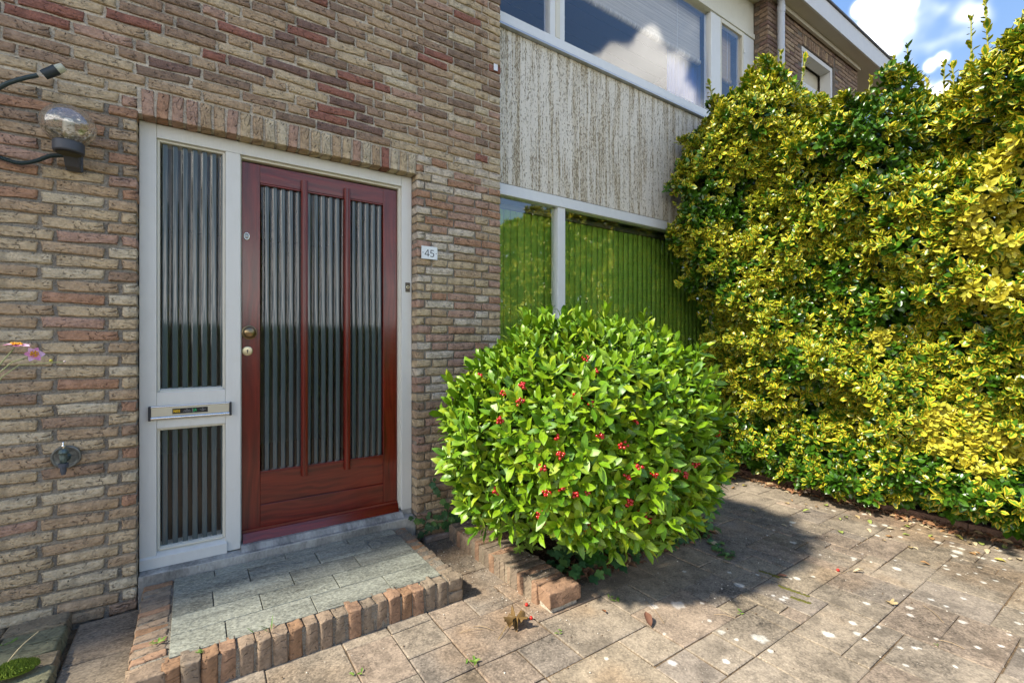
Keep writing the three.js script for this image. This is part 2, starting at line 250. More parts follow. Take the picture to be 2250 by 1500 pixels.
// ───────────────────────── the house with the door ─────────────────────────
const house = thing('brick_house', 'brick house front with dark red door, white frames and pale travertine panel', 'house');
const XL = -0.218, XR = 1.228, XC = 1.889, ZT = -0.17, XP = 5.74, ZF = -0.08, LT = 2.555, LB = 2.418, EAVE = 5.5;
const mortarMat = mat([0.66, 0.6, 0.49], 0.97, { map: mortarMap, bumpMap: grainBump, bumpScale: 0.008 });
const mortarOld = mat([0.33, 0.305, 0.26], 0.97, { map: mortarMap, bumpMap: grainBump, bumpScale: 0.008 });
const plainMat = mat([0.45, 0.42, 0.37], 0.95);
{
  const zm = -0.0115;
  const blocks = [[-9, XL - 0.003, 0, LB], [-9, XC - 0.004, LB + 0.02, EAVE], [XR + 0.003, XC - 0.004, 0, LB]].map(b => bx(b[0], b[1], b[2], b[3], -0.28, zm));
  blocks[0] = bx(-9, XL - 0.003, -0.05, LB + 0.019, -0.28, zm); blocks[2] = bx(XR + 0.003, XC - 0.004, -0.05, LB + 0.019, -0.28, zm);
  blocks.push(bx(XC - 0.0039, XP + 0.02, -0.05, 0.6, -0.3, ZT - 0.03));
  const wall = mesh('wall', merge([blocks[0], blocks[2], blocks[3]].map(b => boxUV(b, 0.8))), mortarOld, house);
  mesh('upper_pointing', boxUV(blocks[1], 0.8), mortarMat, wall);
  const R = rng(11), list = [];
  const zone = (x, y) => {                                // which clays were used where
    const n = noise2(x * 1.3 + 9, y * 1.3, 0, 0, 2), r = R();
    if (x < -0.2 && y < 1.95) return r < 0.36 ? 'buff' : r < 0.66 ? 'tan' : r < 0.84 ? 'sand' : r < 0.91 ? 'brown' : r < 0.96 ? 'rose' : 'rust';
    if (x < -0.2 && y < 2.45) return r < 0.25 ? 'tan' : r < 0.48 ? 'rust' : r < 0.66 ? 'brown' : r < 0.8 ? 'rose' : r < 0.92 ? 'buff' : 'red';
    if (x > XR - 0.02 && y < LT) { if (y < 0.9) return r < 0.5 ? 'tan' : r < 0.78 ? 'buff' : r < 0.92 ? 'brown' : 'rose'; return r < 0.26 ? 'pale' : r < 0.5 ? 'buff' : r < 0.78 ? 'rose' : r < 0.9 ? 'tan' : 'rust'; }
    if (y < 2.5) return r < 0.5 ? 'tan' : 'buff';
    if (x < 1.0) return r < 0.17 ? 'red' : r < 0.27 ? 'plum' : r < 0.55 ? 'brown' : r < 0.72 ? 'tan' : r < 0.82 ? 'umber' : r < 0.92 ? 'buff' : 'rose';
    return r < 0.08 ? 'red' : r < 0.18 ? 'umber' : r < 0.44 ? 'brown' : r < 0.68 ? 'tan' : r < 0.86 ? 'buff' : r < 0.94 ? 'rose' : 'sand';
  };
  const put = (x0, x1, k, deep) => { const L = x1 - x0; if (L < 0.02) return; list.push({ p: [(x0 + x1) / 2 + (R() - 0.5) * 0.003, Y0 + COURSE * k + COURSE / 2 + (R() - 0.5) * 0.003, (R() - 0.5) * 0.005], geo: bankGeo(L, deep ? 0.085 : 0.02, R), tint: zone((x0 + x1) / 2, Y0 + COURSE * k), size: Math.sqrt(L * HB), turn: [(R() - 0.5) * 0.02, (R() - 0.5) * 0.012, (R() - 0.5) * 0.008] }); };
  const ROWS = 82;
  for (let k = 0; k < ROWS; k++) {
    const odd = k % 2, y = Y0 + COURSE * k, above = y > LT - 0.02;
    if (!above) {
      let x = XL;
      const first = odd ? 0.056 : 0.107; put(x - first, x, k, true); x -= first + 0.014;
      while (x > -1.3) { put(x - 0.212, x, k); x -= 0.226; }
      if (odd) { put(XR, 1.283, k, true); put(1.294, 1.498, k); put(1.51, 1.724, k); put(1.736, XC, k); }
      else { put(XR, 1.329, k, true); put(1.34, 1.451, k); put(1.462, 1.668, k); put(1.68, 1.78, k); put(1.793, XC, k); }
    } else {
      let x;
      if (odd) { put(1.736, XC, k); put(1.51, 1.724, k); x = 1.498; } else { put(1.793, XC, k); put(1.68, 1.78, k); put(1.462, 1.668, k); x = 1.451; }
      let n = 0; while (x > -1.2) { const L = R() < 0.27 && n > 0 ? (n = 0, 0.1) : (n++, 0.212); put(x - L, x, k); x -= L + 0.0125; }
    }
  }
  layBricks(list, wall, 300);
  // soldier course above the door
  const lint = part('lintel', house), tints = ['rose', 'rust', 'rose', 'rose', 'tan', 'tan', 'rose', 'buff', 'tan', 'sand', 'sand', 'rose', 'tan', 'buff', 'sand', 'tan', 'buff', 'rose', 'sand', 'tan', 'red', 'sand', 'buff', 'sand', 'red'];
  const N = 24, pit = (XR - XL - 0.012) / N;
  mesh('mortar_bed', boxUV(bx(XL - 0.0025, XR + 0.0025, LB + 0.006, LT + 0.004, -0.28, -0.0105), 0.8), mortarMat, lint);
  for (let i = 0; i < N; i++) { const m = mesh('brick', geoBank['s' + (i % 5)] ??= brickGeo(0.129, 0.047, 0.084, 300 + i * 7, { wob: 1.1 }), brickMats[tints[i]], lint); m.rotation.z = Math.PI / 2 + (R() - 0.5) * 0.02; m.position.set(XL + 0.012 + pit * (i + 0.5), (LT + LB) / 2 - 0.004 + (R() - 0.5) * 0.003, 0.001 + (R() - 0.5) * 0.004); }
}

// paint, wood, stone
const paintMap = dtex(512, 512, (u, v) => { const f = fbm2(u * 6, v * 6, 5, 6, 6, 3), g = fbm2(u * 50, v * 12, 3, 50, 12, 8); const d = sstep(0.62, 0.8, fbm2(u * 14, v * 14, 4, 14, 14, 30)); let k = 0.94 + (f - 0.5) * 0.05 + (g - 0.5) * 0.05; return mix3([k, k, k * 0.99], [0.8, 0.78, 0.7], d * 0.15); });
const paintBump = dtex(512, 512, (u, v) => fbm2(u * 90, v * 14, 3, 90, 14, 44), false);
const paint = mat([0.7, 0.7, 0.66], 0.42, { map: paintMap, bumpMap: paintBump, bumpScale: 0.0007 });
const paintCream = mat([0.7, 0.68, 0.58], 0.5, { map: paintMap, bumpMap: paintBump, bumpScale: 0.0007 });
const woodFn = (u, v) => { const w = fbm2(u * 6, v * 3, 3, 6, 3, 4) * 1.6; const g = fbm2(u * 60 + w * 3, v * 3, 4, 60, 3, 6), p = fbm2(u * 200, v * 12, 2, 200, 12, 9); return [g, p]; };
const woodMap = dtex(512, 1024, (u, v) => { const [g, p] = woodFn(u, v), b = fbm2(u * 4, v * 4, 4, 4, 4, 22); const k = 0.62 + (g - 0.5) * 0.75 + (p - 0.5) * 0.24 + (b - 0.5) * 0.4; return [clamp(k * 1.05), clamp(k * (0.8 + g * 0.3)), clamp(k * 0.8)]; });
const woodBump = dtex(512, 1024, (u, v) => { const [g, p] = woodFn(u, v); return g * 0.6 + p * 0.4; }, false);
const doorWood = mat([0.2, 0.017, 0.009], 0.26, { map: woodMap, bumpMap: woodBump, bumpScale: 0.0009, clearcoat: 0.35, clearcoatRoughness: 0.1 });
const doorWoodAcross = (() => { const m = doorWood.clone(); for (const k of ['map', 'bumpMap']) { const t = m[k].clone(); t.rotation = Math.PI / 2; t.needsUpdate = true; m[k] = t; } return m; })();
const stoneMap = dtex(1024, 512, (u, v) => { const f = fbm2(u * 14, v * 7, 5, 14, 7, 3), g = fbm2(u * 120, v * 60, 2, 120, 60, 6), w = sstep(0.6, 0.72, fbm2(u * 30, v * 15, 4, 30, 15, 15)); const k = 0.6 + (f - 0.5) * 0.8 + (g - 0.5) * 0.3; return mix3([k, k, k * 0.97], [0.94, 0.94, 0.92], w * 0.4); });
const blueStone = mat([0.5, 0.49, 0.46], 0.75, { map: stoneMap, bumpMap: brickBump, bumpScale: 0.003 });

// the white frame round door and sidelight
const fr = part('door_frame', house), ZB = -0.19, ZS = -0.105, ZD = -0.125;
const fx = { a: W(343.4, 302, ZF)[0], b: W(495, 700, ZF)[0], c: W(528, 700, ZF)[0], d: W(882.5, 700, ZF)[0] };
const fy = { top: W(343.4, 301.6, ZF)[1], mt: W(343.4, 862, ZF)[1], mb: W(343.4, 942, ZF)[1], bt: W(343.4, 1225, ZF)[1], bot: W(303.5, 1254.7, ZF)[1] };
mesh('jamb', rbox(XL + 0.002, fx.a, fy.bot + 0.0, LB, ZB, ZF, 0.003), paint, fr);
mesh('mullion', rbox(fx.b, fx.c, fy.bot + 0.004, fy.top - 0.0005, ZB, ZF + 0.0005, 0.003), paint, fr);
mesh('jamb', rbox(fx.d, XR - 0.003, fy.bot + 0.03, LB, ZB, ZF, 0.003), paint, fr);
mesh('head', rbox(fx.a + 0.0003, fx.d - 0.0003, fy.top, LB - 0.001, ZB, ZF - 0.0008, 0.003), paint, fr);
mesh('transom', rbox(fx.a + 0.0003, fx.b - 0.0003, fy.mb, fy.mt, ZB, ZF - 0.001, 0.003), paint, fr);
mesh('sill', prismX([[ZB, fy.bot + 0.001], [ZF + 0.012, fy.bot], [ZF + 0.012, fy.bot + 0.052], [ZF - 0.03, fy.bot + 0.078], [ZB, fy.bot + 0.078]], XL + 0.004, fx.b + 0.006), paint, fr);
mesh('plinth_block', rbox(fx.d + 0.0005, XR - 0.0035, 0.11, fy.bot + 0.0295, ZB, ZF + 0.001, 0.003), blueStone, fr);
// rebates in the door opening: a small step round the door
for (const [x0, x1, y0, y1] of [[fx.d - 0.014, fx.d + 0.001, 0.2, fy.top + 0.001], [fx.c - 0.001, fx.c + 0.006, 0.2, fy.top + 0.001]]) mesh('door_stop', rbox(x0, x1, y0, y1, ZB + 0.001, ZF - 0.022, 0.002), paintCream, fr);
mesh('door_stop', rbox(fx.c + 0.0065, fx.d - 0.0145, fy.top - 0.014, fy.top + 0.001, ZB + 0.0015, ZF - 0.022, 0.002), paintCream, fr);
// glazing beads of the two sidelights
function beads(x0, x1, y0, y1, z0, z1, w, m, parent) {
  mesh('glazing_bead', rbox(x0, x0 + w, y0, y1, z0, z1, 0.002), m, parent); mesh('glazing_bead', rbox(x1 - w, x1, y0, y1, z0, z1, 0.002), m, parent);
  mesh('glazing_bead', rbox(x0 + w, x1 - w, y1 - w, y1, z0, z1 - 0.001, 0.002), m, parent); mesh('glazing_bead', prismX([[z0, y0], [z1 + 0.006, y0], [z1 + 0.006, y0 + w * 0.6], [z1 - 0.01, y0 + w * 1.2], [z0, y0 + w * 1.2]], x0 + w, x1 - w), m, parent);
}
const paneGlass = glassMat({ ior: 1.55 }), ribGlass = mat([0.085, 0.115, 0.12], 0.05, { transmission: 0.25, thickness: 0, ior: 1.6, side: THREE.DoubleSide });
function reeded(x0, x1, y0, y1, z, parent) {               // fluted pane: clear hollows between rounded matt reeds
  const P = 0.043, n = Math.floor((x1 - x0) / P), off = (x1 - x0 - n * P) / 2, prof = (a, b, fn) => { const pos = [], idx = [], K = 8; for (let k = 0; k <= K; k++) { const x = mix(a, b, k / K), zz = z + fn(k / K); pos.push(x, y0, zz, x, y1, zz); } for (let k = 0; k < K; k++) { const o = k * 2; idx.push(o, o + 2, o + 3, o, o + 3, o + 1); } const g = new THREE.BufferGeometry(); g.setAttribute('position', new THREE.Float32BufferAttribute(pos, 3)); g.setIndex(idx); g.computeVertexNormals(); g.setAttribute('uv', new THREE.Float32BufferAttribute(new Array(pos.length / 3 * 2).fill(0), 2)); return g; };
  const clear = [], reeds = [];
  for (let i = -1; i <= n; i++) {
    const s0 = x0 + off + P * i, m = s0 + P * 0.56, e = s0 + P, cl = (a, b) => [Math.max(a, x0), Math.min(b, x1)];
    const [a, b] = cl(s0, m), [c, d] = cl(m, e);
    if (b - a > 0.003) reeds.push(prof(a, b, t => 0.003 * Math.pow(Math.sin(Math.PI * t), 0.4)));
    if (d - c > 0.003) clear.push(prof(c, d, t => -0.0035 * Math.sin(Math.PI * t)));
  }
  const pane = mesh('glass_pane', clear, paneGlass, parent); mesh('glass_reeds', reeds, ribGlass, parent); return pane;
}
beads(fx.a + 0.0005, fx.b - 0.0005, fy.mt, fy.top, ZB + 0.002, ZF - 0.018, 0.012, paintCream, fr);
beads(fx.a + 0.0005, fx.b - 0.0005, fy.bot + 0.078, fy.mb, ZB + 0.002, ZF - 0.018, 0.012, paintCream, fr);
reeded(fx.a + 0.005, fx.b - 0.005, fy.mt + 0.006, fy.top - 0.006, ZF - 0.04, fr);
reeded(fx.a + 0.005, fx.b - 0.005, fy.bot + 0.084, fy.mb - 0.006, ZF - 0.04, fr);

// threshold stone under frame and door
mesh('threshold', (() => { const g = rbox(XL + 0.002, XR - 0.004, -0.04, fy.bot - 0.002, -0.3, -0.004, 0.008, 3), p = g.attributes.position; for (let i = 0; i < p.count; i++) { const x = p.getX(i); if (p.getZ(i) > -0.05) p.setZ(i, p.getZ(i) + (noise2(x * 9, p.getY(i) * 20) - 0.5) * 0.008); } return g; })(), blueStone, house);
mesh('threshold_ledge', prismX([[-0.3, fy.bot - 0.0025], [-0.03, fy.bot - 0.0025], [-0.06, fy.bot + 0.022], [-0.3, fy.bot + 0.026]], fx.c + 0.001, fx.d - 0.001), blueStone, house);

// the door
const door = part('door', house);
const dx = { a: W(530, 700, ZD)[0] + 0.002, b: W(571, 700, ZD)[0], c: W(842, 700, ZD)[0], d: W(872.7, 700, ZD)[0] - 0.002 };
const dy = { top: W(530, 354, ZD)[1], gt: W(571, 401, ZD)[1], gb: W(571, 1039, ZD)[1], gr: W(568, 1109, ZD)[1], wb: W(530, 1168, ZD)[1], bot: W(529, 1192, ZD)[1] };
mesh('stile', rbox(dx.a, dx.b, dy.bot, dy.top, ZD - 0.04, ZD, 0.002), doorWood, door);
mesh('stile', rbox(dx.c, dx.d, dy.bot, dy.top, ZD - 0.04, ZD, 0.002), doorWood, door);
mesh('rail', rbox(dx.b + 0.0004, dx.c - 0.0004, dy.gt, dy.top - 0.0005, ZD - 0.04, ZD - 0.001, 0.002), doorWoodAcross, door);
mesh('rail', rbox(dx.b + 0.0004, dx.c - 0.0004, dy.gr + 0.003, dy.gb, ZD - 0.04, ZD - 0.001, 0.003), doorWoodAcross, door);
mesh('rail', rbox(dx.b + 0.0004, dx.c - 0.0004, dy.bot + 0.001, dy.gr - 0.003, ZD - 0.04, ZD - 0.001, 0.003), doorWoodAcross, door);
mesh('groove_back', bx(dx.b + 0.001, dx.c - 0.001, dy.gr - 0.01, dy.gr + 0.01, ZD - 0.038, ZD - 0.012), doorWoodAcross, door);
mesh('weather_bar', prismX([[ZD + 0.0005, dy.bot - 0.004], [ZD + 0.038, dy.bot - 0.006], [ZD + 0.042, dy.bot + 0.004], [ZD + 0.02, dy.wb - 0.008], [ZD + 0.012, dy.wb - 0.006], [ZD + 0.011, dy.wb + 0.006], [ZD + 0.0005, dy.wb + 0.008]], dx.a + 0.002, dx.d - 0.002), doorWoodAcross, door);
const mun = [[660, 678], [755, 771]].map(([p, q]) => [W(p, 700, ZD + 0.03)[0], W(q, 700, ZD + 0.005)[0]]);
const munY = [W(530, 392, ZD)[1], 0]; { const t = W(668, 395, ZD + 0.03), b = W(668, 1046, ZD + 0.03); munY[0] = t[1]; munY[1] = b[1]; }
for (const [p, q] of mun) {
  const c = (p + q) / 2, w = 0.019; const s = new THREE.Shape([[-w, 0.0005], [-w, 0.018], [-w + 0.005, 0.028], [-0.006, 0.03], [-0.004, 0.025], [0.004, 0.025], [0.006, 0.03], [w - 0.005, 0.028], [w, 0.018], [w, 0.0005]].map(a => new THREE.Vector2(...a)));
  const g = new THREE.ExtrudeGeometry(s, { depth: munY[0] - munY[1], bevelEnabled: false }); g.rotateX(-Math.PI / 2); g.scale(1, 1, -1);
  const idx = g.index; if (!idx) { const pp = g.attributes.position; for (let i = 0; i < pp.count; i += 3) { const t = [pp.getX(i + 1), pp.getY(i + 1), pp.getZ(i + 1)]; pp.setXYZ(i + 1, pp.getX(i + 2), pp.getY(i + 2), pp.getZ(i + 2)); pp.setXYZ(i + 2, ...t); } }
  g.computeVertexNormals(); g.translate(c, munY[1], ZD); mesh('muntin', boxUV(g), doorWood, door);
  mesh('muntin_core', bx(c - 0.012, c + 0.012, dy.gb + 0.001, dy.gt - 0.001, ZD - 0.036, ZD + 0.0002), doorWood, door);
}
{ const e = [dx.b, ...mun.map(m => (m[0] + m[1]) / 2), dx.c]; for (let i = 0; i < 3; i++) { const x0 = e[i] + (i ? 0.0125 : 0.001), x1 = e[i + 1] - (i < 2 ? 0.0125 : 0.001); reeded(x0 + 0.004, x1 - 0.004, dy.gb + 0.005, dy.gt - 0.005, ZD - 0.022, door);
  mesh('glazing_bead', rbox(x0, x1, dy.gt - 0.009, dy.gt - 0.0005, ZD - 0.038, ZD - 0.004, 0.002), doorWoodAcross, door); mesh('glazing_bead', rbox(x0, x1, dy.gb + 0.0005, dy.gb + 0.009, ZD - 0.038, ZD + 0.003, 0.002), doorWoodAcross, door); } }
const brass = mat([0.3, 0.22, 0.12], 0.3, { metalness: 1 }), brassPale = mat([0.62, 0.55, 0.36], 0.34, { metalness: 1 }), chrome = mat([0.72, 0.72, 0.7], 0.18, { metalness: 1 }), dark = mat([0.02, 0.02, 0.02], 0.6);
{ const k = W(548, 730, ZD + 0.03), g = lathe([[0.0001, 0.048], [0.016, 0.046], [0.028, 0.039], [0.033, 0.028], [0.028, 0.018], [0.017, 0.012], [0.016, 0.007], [0.036, 0.006], [0.04, 0.003], [0.04, 0]], 36); g.rotateX(Math.PI / 2); g.translate(k[0], k[1], ZD + 0.0004); mesh('door_knob', g, brass, door); }
{ const k = W(543, 771, ZD), g = lathe([[0.0001, 0.006], [0.022, 0.006], [0.027, 0.003], [0.027, 0]], 32); g.rotateX(Math.PI / 2); g.translate(k[0], k[1], ZD + 0.0004); mesh('lock_plate', g, brassPale, door); const q = merge([cyl(0.0045, 0.0045, 0.002, 16).rotateX(Math.PI / 2).translate(k[0], k[1] + 0.003, ZD + 0.0065), bx(k[0] - 0.0022, k[0] + 0.0022, k[1] - 0.012, k[1] + 0.002, ZD + 0.0055, ZD + 0.0073)]); mesh('keyhole', q, dark, door); }
{ const k = W(541.5, 519, ZD), g = lathe([[0.012, 0.002], [0.0135, 0.006], [0.017, 0.006], [0.02, 0.003], [0.02, 0]], 32); g.scale(0.8, 1, 1.15); g.rotateX(Math.PI / 2); g.translate(k[0], k[1], ZD + 0.0004); mesh('lock_rosette', g, chrome, door); const c = lathe([[0.0001, 0.005], [0.009, 0.004], [0.0125, 0.001]], 24); c.scale(0.8, 1, 1.15); c.rotateX(Math.PI / 2); c.translate(k[0], k[1], ZD + 0.0004); mesh('lock_cylinder', c, mat([0.35, 0.35, 0.33], 0.35, { metalness: 1 }), door); }

// hall and rooms behind the glass
function room(name, x0, x1, y0, y1, z0, z1, mats, parent, front) {
  const t = 0.1, [mw, mf, mc] = mats;
  const g = [bx(x0 - t, x0, y0, y1, z0, z1), bx(x1, x1 + t, y0, y1, z0, z1), bx(x0 - t, x1 + t, y0, y1, z0 - t, z0)];
  mesh(name + '_wall', g, mw, parent); mesh(name + '_floor', bx(x0 - t, x1 + t, y0 - t, y0 - 0.001, z0 - t, z1), mf, parent); mesh(name + '_ceiling', bx(x0 - t, x1 + t, y1 + 0.001, y1 + t, z0 - t, z1), mc, parent);
}
room('hall', -0.35, 1.38, 0.14, 2.5, -3.2, -0.281, [mat([0.3, 0.27, 0.22], 0.9), mat([0.16, 0.06, 0.035], 0.5), mat([0.5, 0.5, 0.48], 0.9)], house);
room('living_room', 1.75, XP + 0.05, 0.12, 2.6, -3.6, -0.301, [mat([0.45, 0.42, 0.36], 0.9), mat([0.2, 0.13, 0.08], 0.6), mat([0.6, 0.6, 0.58], 0.9)], house);
room('upper_room', 1.75, XP + 0.05, 2.9, 5.25, -3.6, -0.301, [mat([0.4, 0.42, 0.45], 0.9), mat([0.25, 0.2, 0.15], 0.6), mat([0.5, 0.5, 0.5], 0.8)], house);
{ const m = mat([0.55, 0.55, 0.55], 0.7), up = part('ceiling_boards', house); for (let i = 0; i < 16; i++) mesh('board', bx(1.76, XP + 0.04, 5.215, 5.245, -3.55 + i * 0.2, -3.55 + i * 0.2 + 0.188), m, up); }

// window fronts of the living room and the room above
const alu = mat([0.74, 0.76, 0.76], 0.38, { map: paintMap });
const winGlass = glassMat({ ior: 2.0 });
{
  const w = part('window', house), z0 = ZT - 0.09, z1 = ZT, gy0 = 0.68, gy1 = 2.478, head = 2.562;
  const xs = [[XC - 0.1, XC - 0.004], [2.583, 2.667], [4.925, 5.06], [5.62, XP - 0.004]];
  mesh('head', rbox(XC - 0.1, XP - 0.003, gy1, head, z0, z1, 0.003), alu, w);
  mesh('head_bead', rbox(XC - 0.099, XP - 0.004, gy1 - 0.008, gy1 + 0.018, z1 - 0.03, z1 + 0.012, 0.003), alu, w);
  mesh('sill', prismX([[z0, gy0 - 0.08], [z1 + 0.05, gy0 - 0.08], [z1 + 0.05, gy0 - 0.06], [z1, gy0 - 0.02], [z1, gy0], [z0, gy0]], XC - 0.099, XP - 0.004), alu, w);
  for (const [a, b] of xs) mesh('mullion', rbox(a, b, gy0 + 0.0005, gy1 - 0.0085, z0 + 0.001, z1 + 0.001, 0.004), alu, w);
  for (let i = 0; i < 3; i++) mesh('glass_pane', bx(xs[i][1] + 0.001, xs[i + 1][0] - 0.001, gy0 + 0.001, gy1 - 0.009, z0 + 0.055, z0 + 0.061), winGlass, w);
}
const UW = { sill0: W(1101.5, 52, ZT + 0.02)[1], gy0: W(1101.5, 26, ZT)[1], gy1: 5.06 };
{
  const w = part('window', house), z0 = ZT - 0.09, z1 = ZT;
  const xs = [[XC - 0.1, XC - 0.004], [2.50, 2.66], [4.83, 5.02], [5.5, XP - 0.004]];
  mesh('sill', prismX([[z0, UW.sill0 + 0.012], [z1 + 0.028, UW.sill0 + 0.012], [z1 + 0.03, UW.sill0 + 0.03], [z1 + 0.012, UW.sill0 + 0.036], [z1 + 0.01, UW.gy0], [z0, UW.gy0]], XC - 0.099, XP - 0.004), alu, w);
  mesh('drip_profile', rbox(XC - 0.098, XP - 0.005, UW.sill0 - 0.008, UW.sill0 + 0.0115, z1 - 0.04, z1 + 0.036, 0.003), mat([0.4, 0.43, 0.47], 0.35, { metalness: 0.6 }), w);
  mesh('head', rbox(XC - 0.1, XP - 0.003, UW.gy1, EAVE - 0.002, z0, z1 - 0.002, 0.003), paintCream, w);
  mesh('head_bead', rbox(XC - 0.099, XP - 0.004, UW.gy1 - 0.01, UW.gy1 + 0.05, z1 - 0.03, z1 + 0.016, 0.004), paintCream, w);
  for (const [a, b] of xs) { mesh('mullion', rbox(a, b, UW.gy0 + 0.0005, UW.gy1 - 0.0105, z0 + 0.001, z1 + 0.001, 0.004), alu, w); }
  mesh('mullion_strip', rbox(2.555, 2.6, UW.gy0 + 0.001, UW.gy1 - 0.011, z1 - 0.01, z1 + 0.012, 0.003), paintCream, w);
  { const a = 5.0205, b = 5.4995, y0 = UW.gy0 + 0.001, y1 = UW.gy1 - 0.011, zz = z1 + 0.006; mesh('casement', [rbox(a, a + 0.012, y0, y1, z0 + 0.03, zz), rbox(b - 0.03, b, y0, y1, z0 + 0.03, zz), rbox(a + 0.0125, b - 0.0305, y1 - 0.05, y1, z0 + 0.03, zz - 0.001), rbox(a + 0.0125, b - 0.0305, y0, y0 + 0.05, z0 + 0.03, zz - 0.001)], paintCream, w); mesh('hinge', cyl(0.008, 0.008, 0.06, 12).translate(b - 0.004, y1 - 0.22, zz + 0.008), alu, w); }
  for (let i = 0; i < 3; i++) mesh('glass_pane', bx(xs[i][1] + 0.001, xs[i + 1][0] - 0.001, UW.gy0 + 0.001, UW.gy1 - 0.0105, z0 + (i === 2 ? 0.078 : 0.055), z0 + (i === 2 ? 0.083 : 0.061)), paneGlass, w);
}
// travertine panel between the two windows
const travMemo = new Float32Array(2048 * 1024);
const travMap = dtex(2048, 1024, (u, v, i, j) => {         // 2 m by 1.25 m, veins upright
  const wx = (fbm2(u * 5, v * 2, 2, 5, 2, 3) - 0.5) * 0.5, vein = fbm2(u * 46 + wx, v * 2, 3, 46, 2, 5), fine = fbm2(u * 200 + wx * 4, v * 4, 2, 200, 4, 9), band = fbm2(u * 12, v * 1, 2, 12, 1, 33);
  const pit = noise2(u * 420 + wx * 6, v * 80, 420, 80, 14) * 0.6 + noise2(u * 700 + wx * 8, v * 150, 700, 150, 15) * 0.4;
  const h = sstep(0.6, 0.7, pit + (vein - 0.5) * 0.26 + (fine - 0.5) * 0.42 + (band - 0.5) * 0.1);
  travMemo[j * 2048 + i] = clamp(0.85 - h * 0.7 + (fine - 0.5) * 0.2);
  let c = mix3([0.9, 0.87, 0.79], [0.66, 0.58, 0.43], sstep(0.4, 0.7, vein * 0.45 + fine * 0.4 + band * 0.15) * 0.85); const k = 1 + (fine - 0.5) * 0.2;
  return mix3([c[0] * k, c[1] * k, c[2] * k], [0.24, 0.19, 0.11], h * 0.75);
});
const travBump = dtex(2048, 1024, (u, v, i, j) => travMemo[j * 2048 + i], false);
{
  for (const t of [travMap, travBump]) t.repeat.set(1 / 2, 1 / 1.25);
  const tm = mat([0.8, 0.78, 0.74], 0.75, { map: travMap, bumpMap: travBump, bumpScale: 0.006 }), p = part('travertine_panel', house), sp = [XC - 0.12, W(1384, 300, ZT)[0], XP - 0.002];
  const y1 = UW.sill0 - 0.009, y0 = 2.566;
  for (let i = 0; i < 2; i++) mesh('panel', rbox(sp[i] + 0.0015, sp[i + 1] - 0.0015, y0, y1, ZT - 0.1, ZT - 0.002 + i * 0.001, 0.0015), tm, p);
  mesh('backing', bx(XC - 0.12, XP + 0.01, y0 - 0.06, y1 + 0.09, ZT - 0.13, ZT - 0.101), plainMat, house);
}
// eaves, end walls and roof (mostly above the picture: they shade the front)
const fasciaMat = mat([0.7, 0.69, 0.66], 0.5, { map: paintMap }), soffitMat = mat([0.62, 0.57, 0.45], 0.6, { map: paintMap });
{
  const r = part('roof', house);
  mesh('soffit', bx(-9.4, XP - 0.001, EAVE, EAVE + 0.02, -0.5, 0.19), soffitMat, r); mesh('fascia', rbox(-9.4, XP - 0.001, EAVE - 0.004, EAVE + 0.24, 0.191, 0.215, 0.004), fasciaMat, r);
  mesh('roof_deck', bx(-9.4, XP - 0.001, EAVE + 0.21, EAVE + 0.28, -8.2, 0.22), mat([0.06, 0.06, 0.06], 0.9), r);
  mesh('side_wall', [bx(-9, -8.72, -0.05, EAVE, -8, -0.281), bx(-8.71, XP, -0.05, EAVE, -8, -7.75)], mortarMat, house);
}

